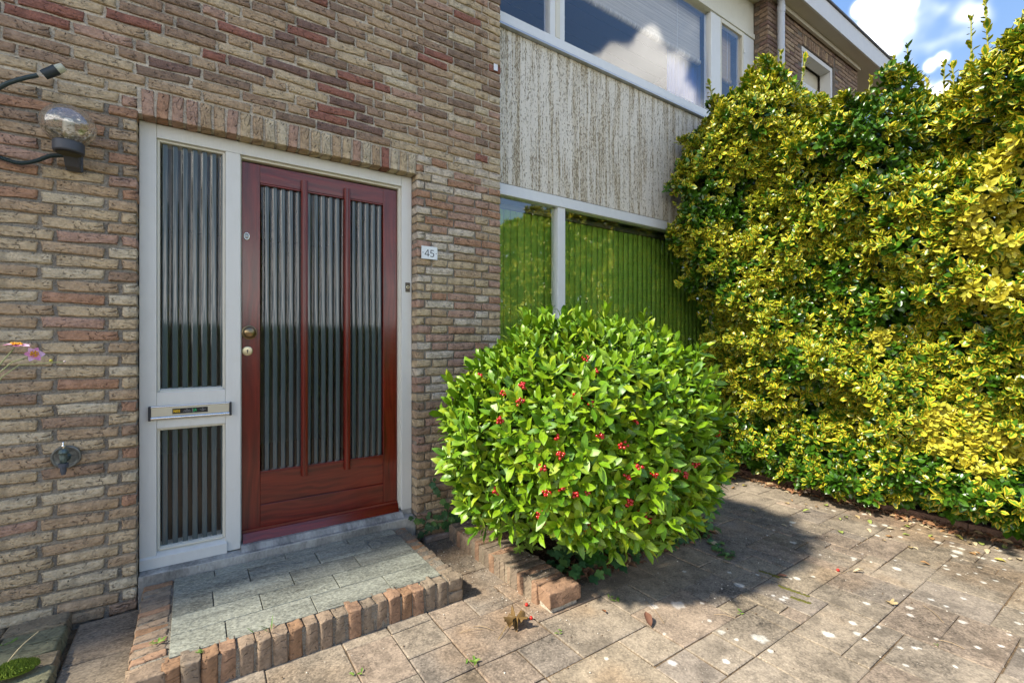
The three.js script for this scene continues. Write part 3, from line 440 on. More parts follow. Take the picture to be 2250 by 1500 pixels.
// ───────────────────────── adjoining house on the right ─────────────────────────
const nb = thing('adjoining_house', 'adjoining dark brown brick house with white eave and small upper window', 'house');
{
  const x1 = 8.42, wallM = mesh('wall', merge([bx(XP + 0.009, 6.62, -0.05, EAVE, -0.28, -0.009), bx(6.62, 7.58, -0.05, 3.2, -0.28, -0.009), bx(6.62, 7.58, 5.24, EAVE, -0.28, -0.009), bx(7.58, x1, -0.05, EAVE, -0.28, -0.009), bx(x1 - 0.28, x1, -0.05, EAVE, -6, -0.281), bx(XP + 0.009, XP + 0.2, -0.05, EAVE, -7.7, -0.281)].map(b => boxUV(b, 0.8))), mat([0.2, 0.17, 0.14], 0.97, { map: mortarMap, bumpMap: grainBump, bumpScale: 0.008 }), nb);
  const R = rng(91), list = [], tint = () => { const r = R(); return r < 0.45 ? 'umber' : r < 0.75 ? 'brown' : r < 0.88 ? 'plum' : 'tan'; };
  for (let k = 60; k < 97; k++) {
    const y = Y0 + COURSE * (k + 0.5), odd = k % 2; let x = XP;
    while (x < x1 - 0.05) { const L = Math.min(x === XP ? (odd ? 0.212 : 0.1) : (R() < 0.2 ? 0.1 : 0.212), x1 - x); if (!(x + L > 6.63 && x < 7.57 && y > 3.2 && y < 5.39)) list.push({ p: [x + L / 2, y, 0], geo: bankGeo(L, 0.02, R), tint: tint(), size: Math.sqrt(L * HB) }); x += L + 0.011; }
    list.push({ p: [XP, y, odd ? -0.055 : -0.085], geo: bankGeo(odd ? 0.1 : 0.16, 0.02, R), tint: tint(), turn: [0, -Math.PI / 2, 0], size: 0.05 });
  }
  const so = [6.62, 7.58]; for (let i = 0; i < 15; i++) list.push({ p: [so[0] + 0.032 + i * 0.064, 5.31, 0.001], geo: geoBank['s' + (i % 5)], tint: R() < 0.5 ? 'brown' : R() < 0.5 ? 'tan' : 'umber', turn: [0, 0, Math.PI / 2], size: 0.06 });
  layBricks(list, wallM, 300);
  const w = part('window', nb), z0 = -0.16, z1 = -0.02;
  mesh('frame', [rbox(6.623, 6.68, 3.2, 5.238, z0, z1), rbox(7.52, 7.577, 3.2, 5.238, z0, z1), rbox(6.6805, 7.5195, 5.178, 5.238, z0, z1 - 0.001), rbox(6.6805, 7.5195, 3.2, 3.26, z0, z1 - 0.001)], fasciaMat, w);
  mesh('transom', rbox(6.6805, 7.5195, 4.74, 4.81, z0 + 0.01, z1 - 0.03), fasciaMat, w); mesh('reveal_board', bx(6.6805, 7.5195, 4.82, 5.177, z0 - 0.06, z0 - 0.03), soffitMat, w);
  mesh('glass_pane', bx(6.681, 7.519, 3.261, 4.7395, z0 + 0.02, z0 + 0.026), winGlass, w); mesh('blind_back', bx(6.625, 7.575, 3.201, 5.235, -0.275, -0.245), mat([0.25, 0.26, 0.28], 0.8), w);
  const e = part('eave', nb), xe = 9.56;
  mesh('soffit', bx(XP, xe - 0.025, EAVE + 0.001, EAVE + 0.02, -6.5, 0.189), soffitMat, e); mesh('wall_trim', rbox(XP + 0.21, x1 - 0.03, EAVE - 0.055, EAVE, 0.012, 0.05, 0.004), soffitMat, e);
  mesh('fascia', [rbox(XP, xe, EAVE - 0.004, EAVE + 0.25, 0.191, 0.215, 0.004), rbox(xe - 0.024, xe - 0.001, EAVE - 0.003, EAVE + 0.249, -6.5, 0.1905, 0.004)], fasciaMat, e);
  mesh('roof_edge', rbox(XP, xe + 0.02, EAVE + 0.251, EAVE + 0.28, -6.5, 0.235, 0.004), mat([0.09, 0.085, 0.08], 0.6), e);
  const dp = thing('downpipe', 'pale grey rain downpipe on the adjoining house beside the brick corner', 'downpipe', [W(1717, 80, 0.07)[0], 0, 0.07]);
  const pm = mat([0.5, 0.52, 0.55], 0.5);
  mesh('pipe', cyl(0.04, 0.04, 5.5, 24).translate(0, 2.74, 0), pm, dp); mesh('collar', cyl(0.045, 0.045, 0.09, 24).translate(0, 5.36, 0), pm, dp);
  mesh('bracket', merge([cyl(0.044, 0.044, 0.025, 20).translate(0, 4.62, 0), bx(-0.006, 0.006, 4.612, 4.628, -0.09, -0.03)]), pm, dp);
}

// ───────────────────────── blinds and curtains inside ─────────────────────────
{
  const b = thing('vertical_blind', 'green vertical slat blind hanging behind the big ground floor window', 'blind', [0, 0, 0]);
  const gm = [[0.2, 0.37, 0.035], [0.185, 0.35, 0.03], [0.215, 0.39, 0.04]].map(c => mat(c, 0.8, { side: THREE.DoubleSide }));
  const g = (() => { const pos = [], idx = [], n = 6, w = 0.084; for (let i = 0; i <= n; i++) { const t = i / n - 0.5, z = 0.015 * (1 - 4 * t * t); pos.push(t * w, 0.7, z, t * w, 2.425, z); } for (let i = 0; i < n; i++) { const o = i * 2; idx.push(o, o + 2, o + 3, o, o + 3, o + 1); } const q = new THREE.BufferGeometry(); q.setAttribute('position', new THREE.Float32BufferAttribute(pos, 3)); q.setIndex(idx); q.computeVertexNormals(); q.setAttribute('uv', new THREE.Float32BufferAttribute(new Array(pos.length / 3 * 2).fill(0), 2)); return q; })();
  mesh('head_rail', rbox(1.9, 5.6, 2.43, 2.47, -0.4, -0.35), mat([0.12, 0.13, 0.1], 0.7), b);
  for (let i = 0; i < 46; i++) { const m = mesh('slat', g, gm[i % 3], b); m.position.set(1.98 + i * 0.073, 0, -0.375); m.rotation.y = 0.17; }
}
const bambooMap = dtex(256, 1024, (u, v, i, j) => { const l = Math.floor(v * 200), n = h3(l, 3, 1), f = fbm2(u * 4 + l * 7.3, l, 3, 0, 0, 2), e = Math.abs(v * 200 - l - 0.5) * 2; let k = 0.62 + n * 0.3 + (f - 0.5) * 0.3; k *= e > 0.86 ? 0.45 : 1; return [k, k * 0.95, k * 0.84]; });
function bambooBlind(x0, x1, yb, tint, label) {
  const z = -0.305, b = thing('roller_blind', label, 'blind', [0, 0, 0], null), m = mat(tint, 0.8, { map: bambooMap, side: THREE.DoubleSide, transmission: 0.1, thickness: 0 });
  mesh('mat', boxUV(bx(x0, x1, yb, 5.1, z - 0.004, z), 1), m, b); mesh('bottom_roll', cyl(0.028, 0.028, x1 - x0, 16).rotateZ(Math.PI / 2).translate((x0 + x1) / 2, yb, z - 0.012), m, b);
  for (const t of [0.22, 0.8]) mesh('cord', cyl(0.0022, 0.0022, 5.1 - yb + 0.06, 6).translate(mix(x0, x1, t), (5.1 + yb) / 2 - 0.01, z + 0.008), mat([0.85, 0.85, 0.82], 0.7), b);
}
bambooBlind(2.68, 4.82, 4.53, [0.72, 0.7, 0.66], 'pale woven roller blind half drawn in the wide upper window');
bambooBlind(5.03, 5.45, 4.5, [0.62, 0.47, 0.27], 'golden bamboo roller blind in the narrow upper window beside the adjoining house');
function curtain(x0, x1, label) { const pts = [], n = 60; for (let i = 0; i <= n; i++) pts.push([mix(x0, x1, i / n), -0.4 + Math.sin(i * 0.75) * 0.025 + Math.sin(i * 0.31) * 0.012]); const pos = [], idx = []; pts.forEach(([x, z]) => pos.push(x, 3.2, z, x, 5.15, z)); for (let i = 0; i < n; i++) { const o = i * 2; idx.push(o, o + 2, o + 3, o, o + 3, o + 1); } const g = new THREE.BufferGeometry(); g.setAttribute('position', new THREE.Float32BufferAttribute(pos, 3)); g.setIndex(idx); g.computeVertexNormals(); tag(mesh('curtain', g, mat([0.03, 0.1, 0.36], 0.9, { side: THREE.DoubleSide }), scene), label, 'curtain'); }
curtain(1.8, 2.1, 'blue curtain at the end of the upper window next to the brick wall');
curtain(4.35, 4.95, 'blue curtain beside the pale woven blind in the upper window');

// ───────────────────────── entrance step ─────────────────────────
const slateMap = dtex(1024, 640, (u, v, i, j) => { const x = u * 1.2, z = v * 0.8; const st = fbm2(x * 5, z * 34, 4, 0, 0, 3), f = fbm2(x * 3, z * 5, 3, 0, 0, 9), g = fbm2(x * 130, z * 200, 2, 0, 0, 12), cr = ridge(x * 60, z * 110, 0, 0, 5); let k = 0.56 + (st - 0.5) * 0.38 + (f - 0.5) * 0.42 + (g - 0.5) * 0.6 + (h3(i, j, 9) - 0.5) * 0.2; k *= 1 - 0.3 * sstep(0.82, 1, cr); return [k * 0.97, k, k * 0.94]; });
slateMap.repeat.set(1 / 1.2, 1 / 0.8);
const slateBump = dtex(512, 512, (u, v) => fbm2(u * 60, v * 110, 4, 60, 110, 8), false);
const slateMats = [[0.46, 0.455, 0.39], [0.42, 0.415, 0.36], [0.49, 0.485, 0.415]].map(c => mat(c, 0.62, { map: slateMap, bumpMap: slateBump, bumpScale: 0.006 }));
const dirtMats = [[0.34, 0.25, 0.17], [0.3, 0.235, 0.165], [0.36, 0.22, 0.135], [0.27, 0.21, 0.15], [0.34, 0.2, 0.11]].map(c => mat(c, 0.95, { map: brickMap, bumpMap: brickBump, bumpScale: 0.006 }));
{
  const st = thing('entrance_step', 'low step of grey slate tiles edged with weathered bricks below the red door', 'step');
  const R = rng(3), yT = 0.122, x0 = -0.072, x1 = 1.052, z1 = 0.728;
  mesh('step_bed', boxUV(bx(-0.185, 1.128, -0.02, 0.112, 0.012, 0.7945), 0.6), mat([0.3, 0.27, 0.22], 1, { map: mortarMap, bumpMap: grainBump, bumpScale: 0.008 }), st);
  const rows = [[0.012, 0.094, [0.17, 0.5, 0.84]], [0.094, 0.255, [0.315, 0.68]], [0.255, 0.41, [0.165, 0.515, 0.86]], [0.41, 0.567, [0.33, 0.69]].slice(0, 3), [0.567, z1, [0.19, 0.54, 0.865]]];
  rows[1][2] = [0.315, 0.645, 0.93]; rows[2][2] = [0.155, 0.49, 0.815]; rows[3][2] = [0.335, 0.665]; rows[4][2] = [0.19, 0.53, 0.87];
  for (const [a, b, cuts] of rows) { const xs = [x0, ...cuts.map(c => x0 + c), x1]; for (let i = 0; i < xs.length - 1; i++) { const g = rbox(xs[i] + 0.0022, xs[i + 1] - 0.0022, 0.1, yT + (R() - 0.5) * 0.0012, a + 0.002, b - 0.002, 0.0018, 1); mesh('slate_tile', boxUV(g, 1, R() * 3, R() * 3), slateMats[Math.floor(R() * 3)], st); } }
  // rowlock bricks along the front, flat bricks along the sides
  const fg = [0, 1, 2, 3, 4].map(i => brickGeo(0.055, 0.128, 0.09, 60 + i, { bevel: 0.007, wob: 1.6 }));
  for (let i = 0; i < 19; i++) { const m = mesh('edging_brick', fg[i % 5], dirtMats[Math.floor(R() * 5)], st); m.position.set(-0.062 + i * 0.0602 + (R() - 0.5) * 0.006, 0.0565 + (R() - 0.5) * 0.006, 0.8 + (R() - 0.5) * 0.008); m.rotation.set((R() - 0.5) * 0.04 - 0.02, (R() - 0.5) * 0.04, (R() - 0.5) * 0.04); m.scale.x = 0.94 + R() * 0.1; }
  const sg = [0, 1, 2, 3, 4].map(i => { const g = brickGeo(0.112, 0.046, 0.13, 80 + i, { bevel: 0.006, wob: 1.8 }); g.rotateX(-Math.PI / 2); return g; });
  for (let i = 0; i < 13; i++) { const m = mesh('edging_brick', sg[i % 5], dirtMats[Math.floor(R() * 5)], st); m.position.set(-0.135 + (R() - 0.5) * 0.006, 0.116 + (R() - 0.5) * 0.006, 0.036 + i * 0.0525); m.rotation.set((R() - 0.5) * 0.05, (R() - 0.5) * 0.07, (R() - 0.5) * 0.05); }
  { const g = brickGeo(0.118, 0.1, 0.13, 99, { bevel: 0.01, wob: 2 }); g.rotateX(-Math.PI / 2); const m = mesh('edging_brick', g, dirtMats[0], st); m.position.set(-0.135, 0.117, 0.755); }
  for (let i = 0; i < 14; i++) { const m = mesh('edging_brick', sg[(i + 2) % 5], dirtMats[Math.floor(R() * 5)], st); m.scale.x = 0.7; m.position.set(1.098 + (R() - 0.5) * 0.006, 0.112 + (R() - 0.5) * 0.006, 0.036 + i * 0.0505); m.rotation.set((R() - 0.5) * 0.05, (R() - 0.5) * 0.07, (R() - 0.5) * 0.05); }
  for (const [y, h] of [[0.088, 0.062], [0.026, 0.055]]) { const m = mesh('edging_brick', brickGeo(0.078, h, 0.08, 130 + Math.round(y * 1000), { bevel: 0.008, wob: 1.5 }), dirtMats[1], st); m.position.set(1.1, y, 0.802); }
}
// edging of the shrub bed, and of the flower bed on the other side
const soilMat = mat([0.13, 0.09, 0.06], 1, { map: soilMap, bumpMap: grainBump, bumpScale: 0.02 });
{
  const ed = thing('bed_edging', 'raised edging of weathered bricks round the berry shrub bed', 'edging'), R = rng(8);
  const eg = [0, 1, 2, 3, 4].map(i => { const g = brickGeo(0.2, 0.05, 0.13, 160 + i, { bevel: 0.009, wob: 2, long: true }); g.rotateX(-Math.PI / 2); return g; });
  mesh('mortar_bed', boxUV(bx(1.418, 1.608, -0.02, 0.093, 0.1, 1.05), 0.6), mat([0.36, 0.3, 0.22], 1, { map: mortarMap, bumpMap: grainBump, bumpScale: 0.008 }), ed);
  for (let i = 0; i < 17; i++) { const m = mesh('brick', eg[i % 5], dirtMats[Math.floor(R() * 4)], ed); m.position.set(1.513 + (R() - 0.5) * 0.01, 0.1 + (R() - 0.5) * 0.007, 0.125 + i * 0.0565); m.rotation.set((R() - 0.5) * 0.04, (R() - 0.5) * 0.07, (R() - 0.5) * 0.05); }
  { const g = brickGeo(0.19, 0.1, 0.075, 190, { bevel: 0.014, wob: 3, long: true }); g.rotateX(-Math.PI / 2); const m = mesh('brick', g, dirtMats[2], ed); m.position.set(1.515, 0.102, 1.112); m.rotation.set(0.04, -0.05, 0.05); const f = mesh('footing', rbox(1.43, 1.6, -0.01, 0.035, 1.055, 1.15, 0.01), mortarMat, ed); }
  const kg = [0, 1, 2].map(i => { const g = brickGeo(0.2, 0.052, 0.08, 210 + i, { bevel: 0.007, wob: 1.4, long: true }); g.rotateX(-Math.PI / 2); return g; });
  for (let i = 0; i < 7; i++) { const m = mesh('kerb_brick', kg[i % 3], brickMats.plum, ed); m.position.set(1.73 + i * 0.205, 0.052 + (R() - 0.5) * 0.006, 0.955 + (R() - 0.5) * 0.006); }
  for (let i = 0; i < 4; i++) { const m = mesh('kerb_brick', kg[i % 3], brickMats.plum, ed); m.position.set(3.04, 0.05, 0.84 - i * 0.205); m.rotation.y = Math.PI / 2; }
  const soil = (() => { const g = new THREE.PlaneGeometry(1.43, 0.94, 28, 20); g.rotateX(-Math.PI / 2); g.translate(2.32, 0.03, 0.46); const p = g.attributes.position; for (let i = 0; i < p.count; i++) p.setY(i, 0.03 + fbm2(p.getX(i) * 9, p.getZ(i) * 9, 3, 0, 0, 3) * 0.03); g.computeVertexNormals(); return boxUV(g, 0.6); })();
  const so = mesh('bed_soil', soil, soilMat, scene); so.userData.kind = 'structure';
  const pinkish = mesh('paver', (() => { const g = brickGeo(0.21, 0.05, 0.05, 231, { bevel: 0.006, long: true }); g.rotateX(-Math.PI / 2); return g; })(), mat([0.48, 0.36, 0.28], 0.95, { map: brickMap, bumpMap: brickBump, bumpScale: 0.003 }), pavement); pinkish.position.set(1.372, 0.02, 0.03);

  const el = thing('bed_edging', 'mossy edging of flat bricks at the foot of the wall beside the flowers', 'edging');
  const mossTint = mat([0.27, 0.26, 0.15], 0.97, { map: brickMap, bumpMap: brickBump, bumpScale: 0.008 }), mossTint2 = mat([0.3, 0.24, 0.15], 0.97, { map: brickMap, bumpMap: brickBump, bumpScale: 0.008 });
  const lg = [0, 1, 2, 3].map(i => { const g = brickGeo(0.2, 0.098, 0.1, 260 + i, { bevel: 0.009, wob: 2.2, long: true }); g.rotateX(-Math.PI / 2); return g; });
  for (let i = 0; i < 7; i++) for (let s = 0; s < 2; s++) { const m = mesh('brick', lg[(i + s) % 4], i % 3 ? mossTint : mossTint2, el); m.position.set(-0.553 - s * 0.207 + (R() - 0.5) * 0.012 + i * 0.004, 0.085 + (R() - 0.5) * 0.012 - i * 0.003, 0.058 + i * 0.103); m.rotation.set((R() - 0.5) * 0.05, (R() - 0.5) * 0.08, (R() - 0.5) * 0.05); }
  mesh('edging_bed', bx(-0.85, -0.462, -0.03, 0.06, 0.02, 0.72), soilMat, el);
  const sandM = [[0.5, 0.37, 0.26], [0.44, 0.34, 0.25]].map(c => mat(c, 0.9, { map: slateMap, bumpMap: slateBump, bumpScale: 0.004 })), R2 = rng(21);
  for (const [z0, z1, i] of [[0.022, 0.37, 0], [0.375, 0.74, 1]]) mesh('paver', boxUV(slabGeo(-0.425, -0.2, z0, z1, 0.022, R2, 0.04, 0.006), 1, 0.3 * i, 0.2), sandM[i], pavement);
  const hk = thing('hedge_kerb', 'reddish brown concrete kerb strip at the foot of the tall hedge', 'kerb'), km = mat([0.3, 0.18, 0.13], 0.9, { map: mortarMap, bumpMap: grainBump, bumpScale: 0.004 });
  for (let i = 0; i < 6; i++) mesh('kerb_block', boxUV(rbox(4.485 - i * 0.012, 4.55 - i * 0.012, -0.03, 0.055 + (R() - 0.5) * 0.004, 0.02 + i * 0.5, 0.516 + i * 0.5, 0.008), 0.7), km, hk);
  const hs = mesh('hedge_soil', (() => { const g = new THREE.PlaneGeometry(2.2, 6.5, 20, 50); g.rotateX(-Math.PI / 2); g.translate(5.6, 0, 3); const p = g.attributes.position; for (let i = 0; i < p.count; i++) p.setY(i, 0.025 + fbm2(p.getX(i) * 6, p.getZ(i) * 6, 3, 0, 0, 5) * 0.04); g.computeVertexNormals(); return boxUV(g, 0.6); })(), soilMat, scene); hs.userData.kind = 'structure';
}

// ───────────────────────── leaves ─────────────────────────
function leafGeo(w, bend, fold, rows = 5, tip = 1, seed = 1) {   // length 1 along +z, its face up (+y); uv.x across, uv.y along
  const pos = [], uv = [], idx = [], R = rng(seed), tw = (R() - 0.5) * 0.3;
  for (let j = 0; j <= rows; j++) { const t = j / rows, hw = w * 0.5 * Math.pow(Math.sin(Math.PI * Math.pow(clamp(t * 0.97 + 0.02), tip)), 0.72), y = -bend * t * t + 0.04 * Math.sin(t * 9 + seed); for (let i = -1; i <= 1; i++) { pos.push(i * hw, y + Math.abs(i) * fold * hw + i * tw * hw * t, t - Math.abs(i) * 0.01); uv.push(0.5 + i * 0.5, t); } }
  for (let j = 0; j < rows; j++) for (let i = 0; i < 2; i++) { const a = j * 3 + i; idx.push(a, a + 3, a + 4, a, a + 4, a + 1); }
  const g = new THREE.BufferGeometry(); g.setAttribute('position', new THREE.Float32BufferAttribute(pos, 3)); g.setAttribute('uv', new THREE.Float32BufferAttribute(uv, 2)); g.setIndex(idx); g.computeVertexNormals(); return g;
}
const veins = (u, v) => { const d = Math.abs(u - 0.5) * 2; const mid = 1 - sstep(0.03, 0.09, d); const s = Math.abs(((v * 9 - d * 1.6) % 1 + 1) % 1 - 0.5) * 2; return [d, mid, sstep(0.75, 1, s) * 0.5]; };
const skimTex = dtex(64, 128, (u, v) => { const [d, m, s] = veins(u, v), f = fbm2(u * 6, v * 8, 3, 0, 0, 3); let c = mix3([0.62, 0.86, 0.1], [0.8, 0.95, 0.22], s); c = mix3(c, [0.98, 1, 0.42], m * 0.8); const k = 0.88 + (f - 0.5) * 0.4; return c.map(x => x * k); });
const varTex = dtex(64, 128, (u, v) => { const [d, m, s] = veins(u, v), f = fbm2(u * 7 + 2, v * 9, 3, 0, 0, 8), edge = d + (f - 0.5) * 0.75 + sstep(0.82, 1, v) * 0.4 + sstep(0.1, 0, v) * 0.3; let c = mix3([0.15, 0.36, 0.03], [0.24, 0.46, 0.05], m + s * 0.5); c = mix3(c, [0.9, 0.76, 0.07], sstep(0.44, 0.62, edge)); return c; });
const greenTex = dtex(64, 128, (u, v) => { const [d, m, s] = veins(u, v), f = fbm2(u * 6, v * 8, 3, 0, 0, 5); let c = mix3([0.42, 0.72, 0.14], [0.6, 0.86, 0.26], m * 0.8 + s * 0.3); const k = 0.85 + (f - 0.5) * 0.5; return c.map(x => x * k); });
const yelTex = dtex(64, 128, (u, v) => { const [d, m, s] = veins(u, v), f = fbm2(u * 6, v * 8, 3, 0, 0, 15); let c = mix3([0.95, 0.72, 0.08], [0.75, 0.68, 0.12], sstep(0.55, 0.8, f) + m * 0.2); return c; });
const leafMat = (c, map, rough = 0.42) => mat(c, rough, { map, side: THREE.DoubleSide });
const V = (x, y, z) => new THREE.Vector3(x, y, z);
function leafMatrix(p, fwd, up, len, wid) { const z = fwd.clone().normalize(), x = up.clone().cross(z).normalize(), y = z.clone().cross(x); const m = new THREE.Matrix4().makeBasis(x.multiplyScalar(wid ?? len), y.multiplyScalar(len), z.multiplyScalar(len)); m.setPosition(p); return m; }
function rosette(out, p, d, n, len, R, o = {}) {
  const a0 = R() * 6.28, ref = Math.abs(d.y) < 0.9 ? V(0, 1, 0) : V(1, 0, 0), e1 = ref.clone().cross(d).normalize(), e2 = d.clone().cross(e1);
  for (let k = 0; k < n; k++) {
    const t = k / Math.max(1, n - 1), az = a0 + k * 2.39996 + (R() - 0.5) * 0.4, el = mix(o.e0 ?? 0.35, o.e1 ?? 1.35, t) + (R() - 0.5) * 0.35;
    const rad = e1.clone().multiplyScalar(Math.cos(az)).addScaledVector(e2, Math.sin(az)), f = d.clone().multiplyScalar(Math.cos(el)).addScaledVector(rad, Math.sin(el)); f.y += (o.lift ?? 0); f.normalize();
    const up = d.clone().addScaledVector(f, -d.dot(f)); if (up.lengthSq() < 1e-4) up.copy(rad); up.normalize().addScaledVector(V(R() - 0.5, R() - 0.5, R() - 0.5), 0.35).normalize();
    const l = len * (0.72 + R() * 0.45) * (0.8 + 0.3 * Math.sin(t * 3));
    out.push({ m: leafMatrix(p.clone().addScaledVector(d, -t * len * (o.drop ?? 0.45)), f, up, l, l * (0.85 + R() * 0.3)), p, r: R(), kind: o.kind ?? 0, out: o.outer ?? 1 });
  }
}
function placeLeaves(parent, leaves, geos, mats, instMat, name, limit, colorOf) {     // the largest as meshes of their own, the rest as one part
  const c = new THREE.Vector3();
  for (const l of leaves) { c.setFromMatrixPosition(l.m); const [u, v, z] = projSize([c.x, c.y, c.z]); l.key = u > 0 && u < 2250 && v > 0 && v < 1500 ? l.out * (0.75 + 0.5 * l.r) / z : 0; }
  leaves.sort((a, b) => b.key - a.key || a.r - b.r);
  const n = Math.min(limit, leaves.length);
  for (let i = 0; i < n; i++) { const l = leaves[i], m = mesh('leaf', geos[Math.floor(l.r * geos.length)], mats[Math.floor(l.r * 997) % mats.length], parent); m.matrixAutoUpdate = true; l.m.decompose(m.position, m.quaternion, m.scale); }
  const rest = leaves.slice(n); if (!rest.length) return;
  const im = new THREE.InstancedMesh(geos[0], instMat, rest.length); im.name = name; im.castShadow = im.receiveShadow = true;
  rest.forEach((l, i) => { im.setMatrixAt(i, l.m); im.setColorAt(i, colorOf(l)); }); im.userData.kind = 'stuff'; parent.add(im);
}

// ───────────────────────── the berry shrub ─────────────────────────
const BC = V(1.95, 0.78, 0.85), BR = V(0.81, 0.655, 0.68);
function bushR(n) { return 1 + (noise3(n.x * 2.6 + 5, n.y * 2.6, n.z * 2.6, 4) - 0.5) * 0.26 + (noise3(n.x * 6 + 5, n.y * 6, n.z * 6, 9) - 0.5) * 0.12; }
{
  const s = thing('berry_shrub', 'rounded evergreen shrub with bright green leaves and red berry clusters', 'shrub', [0, 0, 0]), R = rng(42), leaves = [];
  const put = (n, k, len, nl, o) => { const p = V(BC.x + n.x * BR.x * k, BC.y + n.y * BR.y * k, BC.z + n.z * BR.z * k); if (p.y < 0.25 + 0.17 * Math.max(0, -n.x - 0.1) || p.z < 0.045) return; const d = V(n.x / BR.x, n.y / BR.y, n.z / BR.z).normalize().multiplyScalar(0.8).add(V((R() - 0.5) * 0.5, 0.42 + (R() - 0.5) * 0.5, (R() - 0.5) * 0.5)).normalize(); rosette(leaves, p, d, nl, len, R, o); };
  const N = 1250; for (let i = 0; i < N; i++) { const y = 1 - 2 * (i + 0.5) / N, r = Math.sqrt(1 - y * y), a = i * 2.39996, n = V(r * Math.cos(a), y, r * Math.sin(a)); put(n, bushR(n) * (0.97 + (R() - 0.5) * 0.14), 0.088, 8, { e0: 0.2, e1: 1.25, drop: 0.6, outer: 1 }); }
  for (let i = 0; i < 900; i++) { const n = V(R() - 0.5, R() - 0.5, R() - 0.5).normalize(); put(n, bushR(n) * (0.72 + R() * 0.18), 0.1, 5, { outer: 0.3 }); }
  for (const [u, v, dz] of [[1415, 700, 0.75], [1155, 705, 0.8], [1240, 695, 0.7], [1330, 690, 0.75]]) { const q = dirOf(u, v), t = (BC.z - 0.02 - CAM[2]) / q[2], p = V(CAM[0] + q[0] * t, CAM[1] + q[1] * t, CAM[2] + q[2] * t); rosette(leaves, p, V(0.05, 1, 0.05).normalize(), 6, 0.1, R, { e0: 0.1, e1: 0.8 }); }
  const geos = [leafGeo(0.37, 0.12, 0.26, 5, 1.12, 1), leafGeo(0.41, 0.25, 0.22, 5, 1.2, 2), leafGeo(0.35, 0.05, 0.3, 5, 1.1, 3), leafGeo(0.38, 0.4, 0.2, 5, 1.25, 4)];
  const tints = [[0.28, 0.38, 0.07], [0.2, 0.31, 0.06], [0.36, 0.43, 0.09], [0.31, 0.4, 0.07], [0.13, 0.24, 0.05], [0.44, 0.44, 0.1], [0.24, 0.35, 0.06]];
  placeLeaves(s, leaves, geos, tints.map(c => leafMat(c, skimTex)), leafMat([1, 1, 1], skimTex), 'leaves', 300, l => { const c = tints[Math.floor(l.r * 991) % 7]; return new THREE.Color().setRGB(...c); });
  const bark = mat([0.16, 0.11, 0.07], 0.95, { bumpMap: grainBump, bumpScale: 0.004 });
  for (let i = 0; i < 9; i++) { const a = i * 0.7, e = V(Math.cos(a) * 0.5, 0.55 + (i % 3) * 0.2, Math.sin(a) * 0.42); mesh('stem', tube([[BC.x + Math.cos(a) * 0.05, 0.03, BC.z + Math.sin(a) * 0.05 - 0.1], [BC.x + e.x * 0.5, 0.25, BC.z + e.z * 0.5 - 0.05], [BC.x + e.x, e.y, BC.z + e.z]], 0.012, 10, 6), bark, s); }
  const berry = mat([0.42, 0.008, 0.006], 0.22, { clearcoat: 0.6, clearcoatRoughness: 0.1 }), sph = new THREE.IcosahedronGeometry(0.0068, 2);
  const spots = [[360, 405], [575, 455], [480, 490], [560, 537], [455, 630], [850, 512], [918, 545], [1145, 632], [968, 707], [750, 712], [765, 805], [1085, 755], [680, 870], [1160, 870], [1105, 915], [1240, 910], [1345, 890], [1395, 912], [1448, 850], [1520, 885], [700, 1000], [835, 1005], [905, 990], [1120, 1048], [665, 1110], [685, 1160], [762, 1160], [900, 1168], [1050, 1140], [1180, 1105], [1225, 1140], [372, 1100], [437, 985], [1515, 577], [1563, 705], [895, 322], [945, 392], [775, 968]];
  spots.forEach(([a, b], i) => {
    const d = dirOf(900 + a / 2.308, 650 + b / 2.308), D = V(d[0] / BR.x, d[1] / BR.y, d[2] / BR.z), O = V((CAM[0] - BC.x) / BR.x, (CAM[1] - BC.y) / BR.y, (CAM[2] - BC.z) / BR.z);
    const k = 1.02, A = D.dot(D), B = O.dot(D), C = O.dot(O) - k * k, disc = Math.max(0, B * B - A * C), t = (-B - Math.sqrt(disc)) / A, p = V(CAM[0] + d[0] * t, CAM[1] + d[1] * t, CAM[2] + d[2] * t), gs = [], n = 5 + Math.floor(R() * 11);
    for (let q = 0; q < n; q++) { const o = V(R() - 0.5, R() - 0.5, R() - 0.5).normalize().multiplyScalar(0.009 + 0.014 * R() * Math.min(1, n / 10)); o.y *= 0.9; gs.push(sph.clone().translate(o.x, o.y, o.z)); }
    const m = mesh('berry_cluster', gs, berry, s); m.position.copy(p);
  });
}

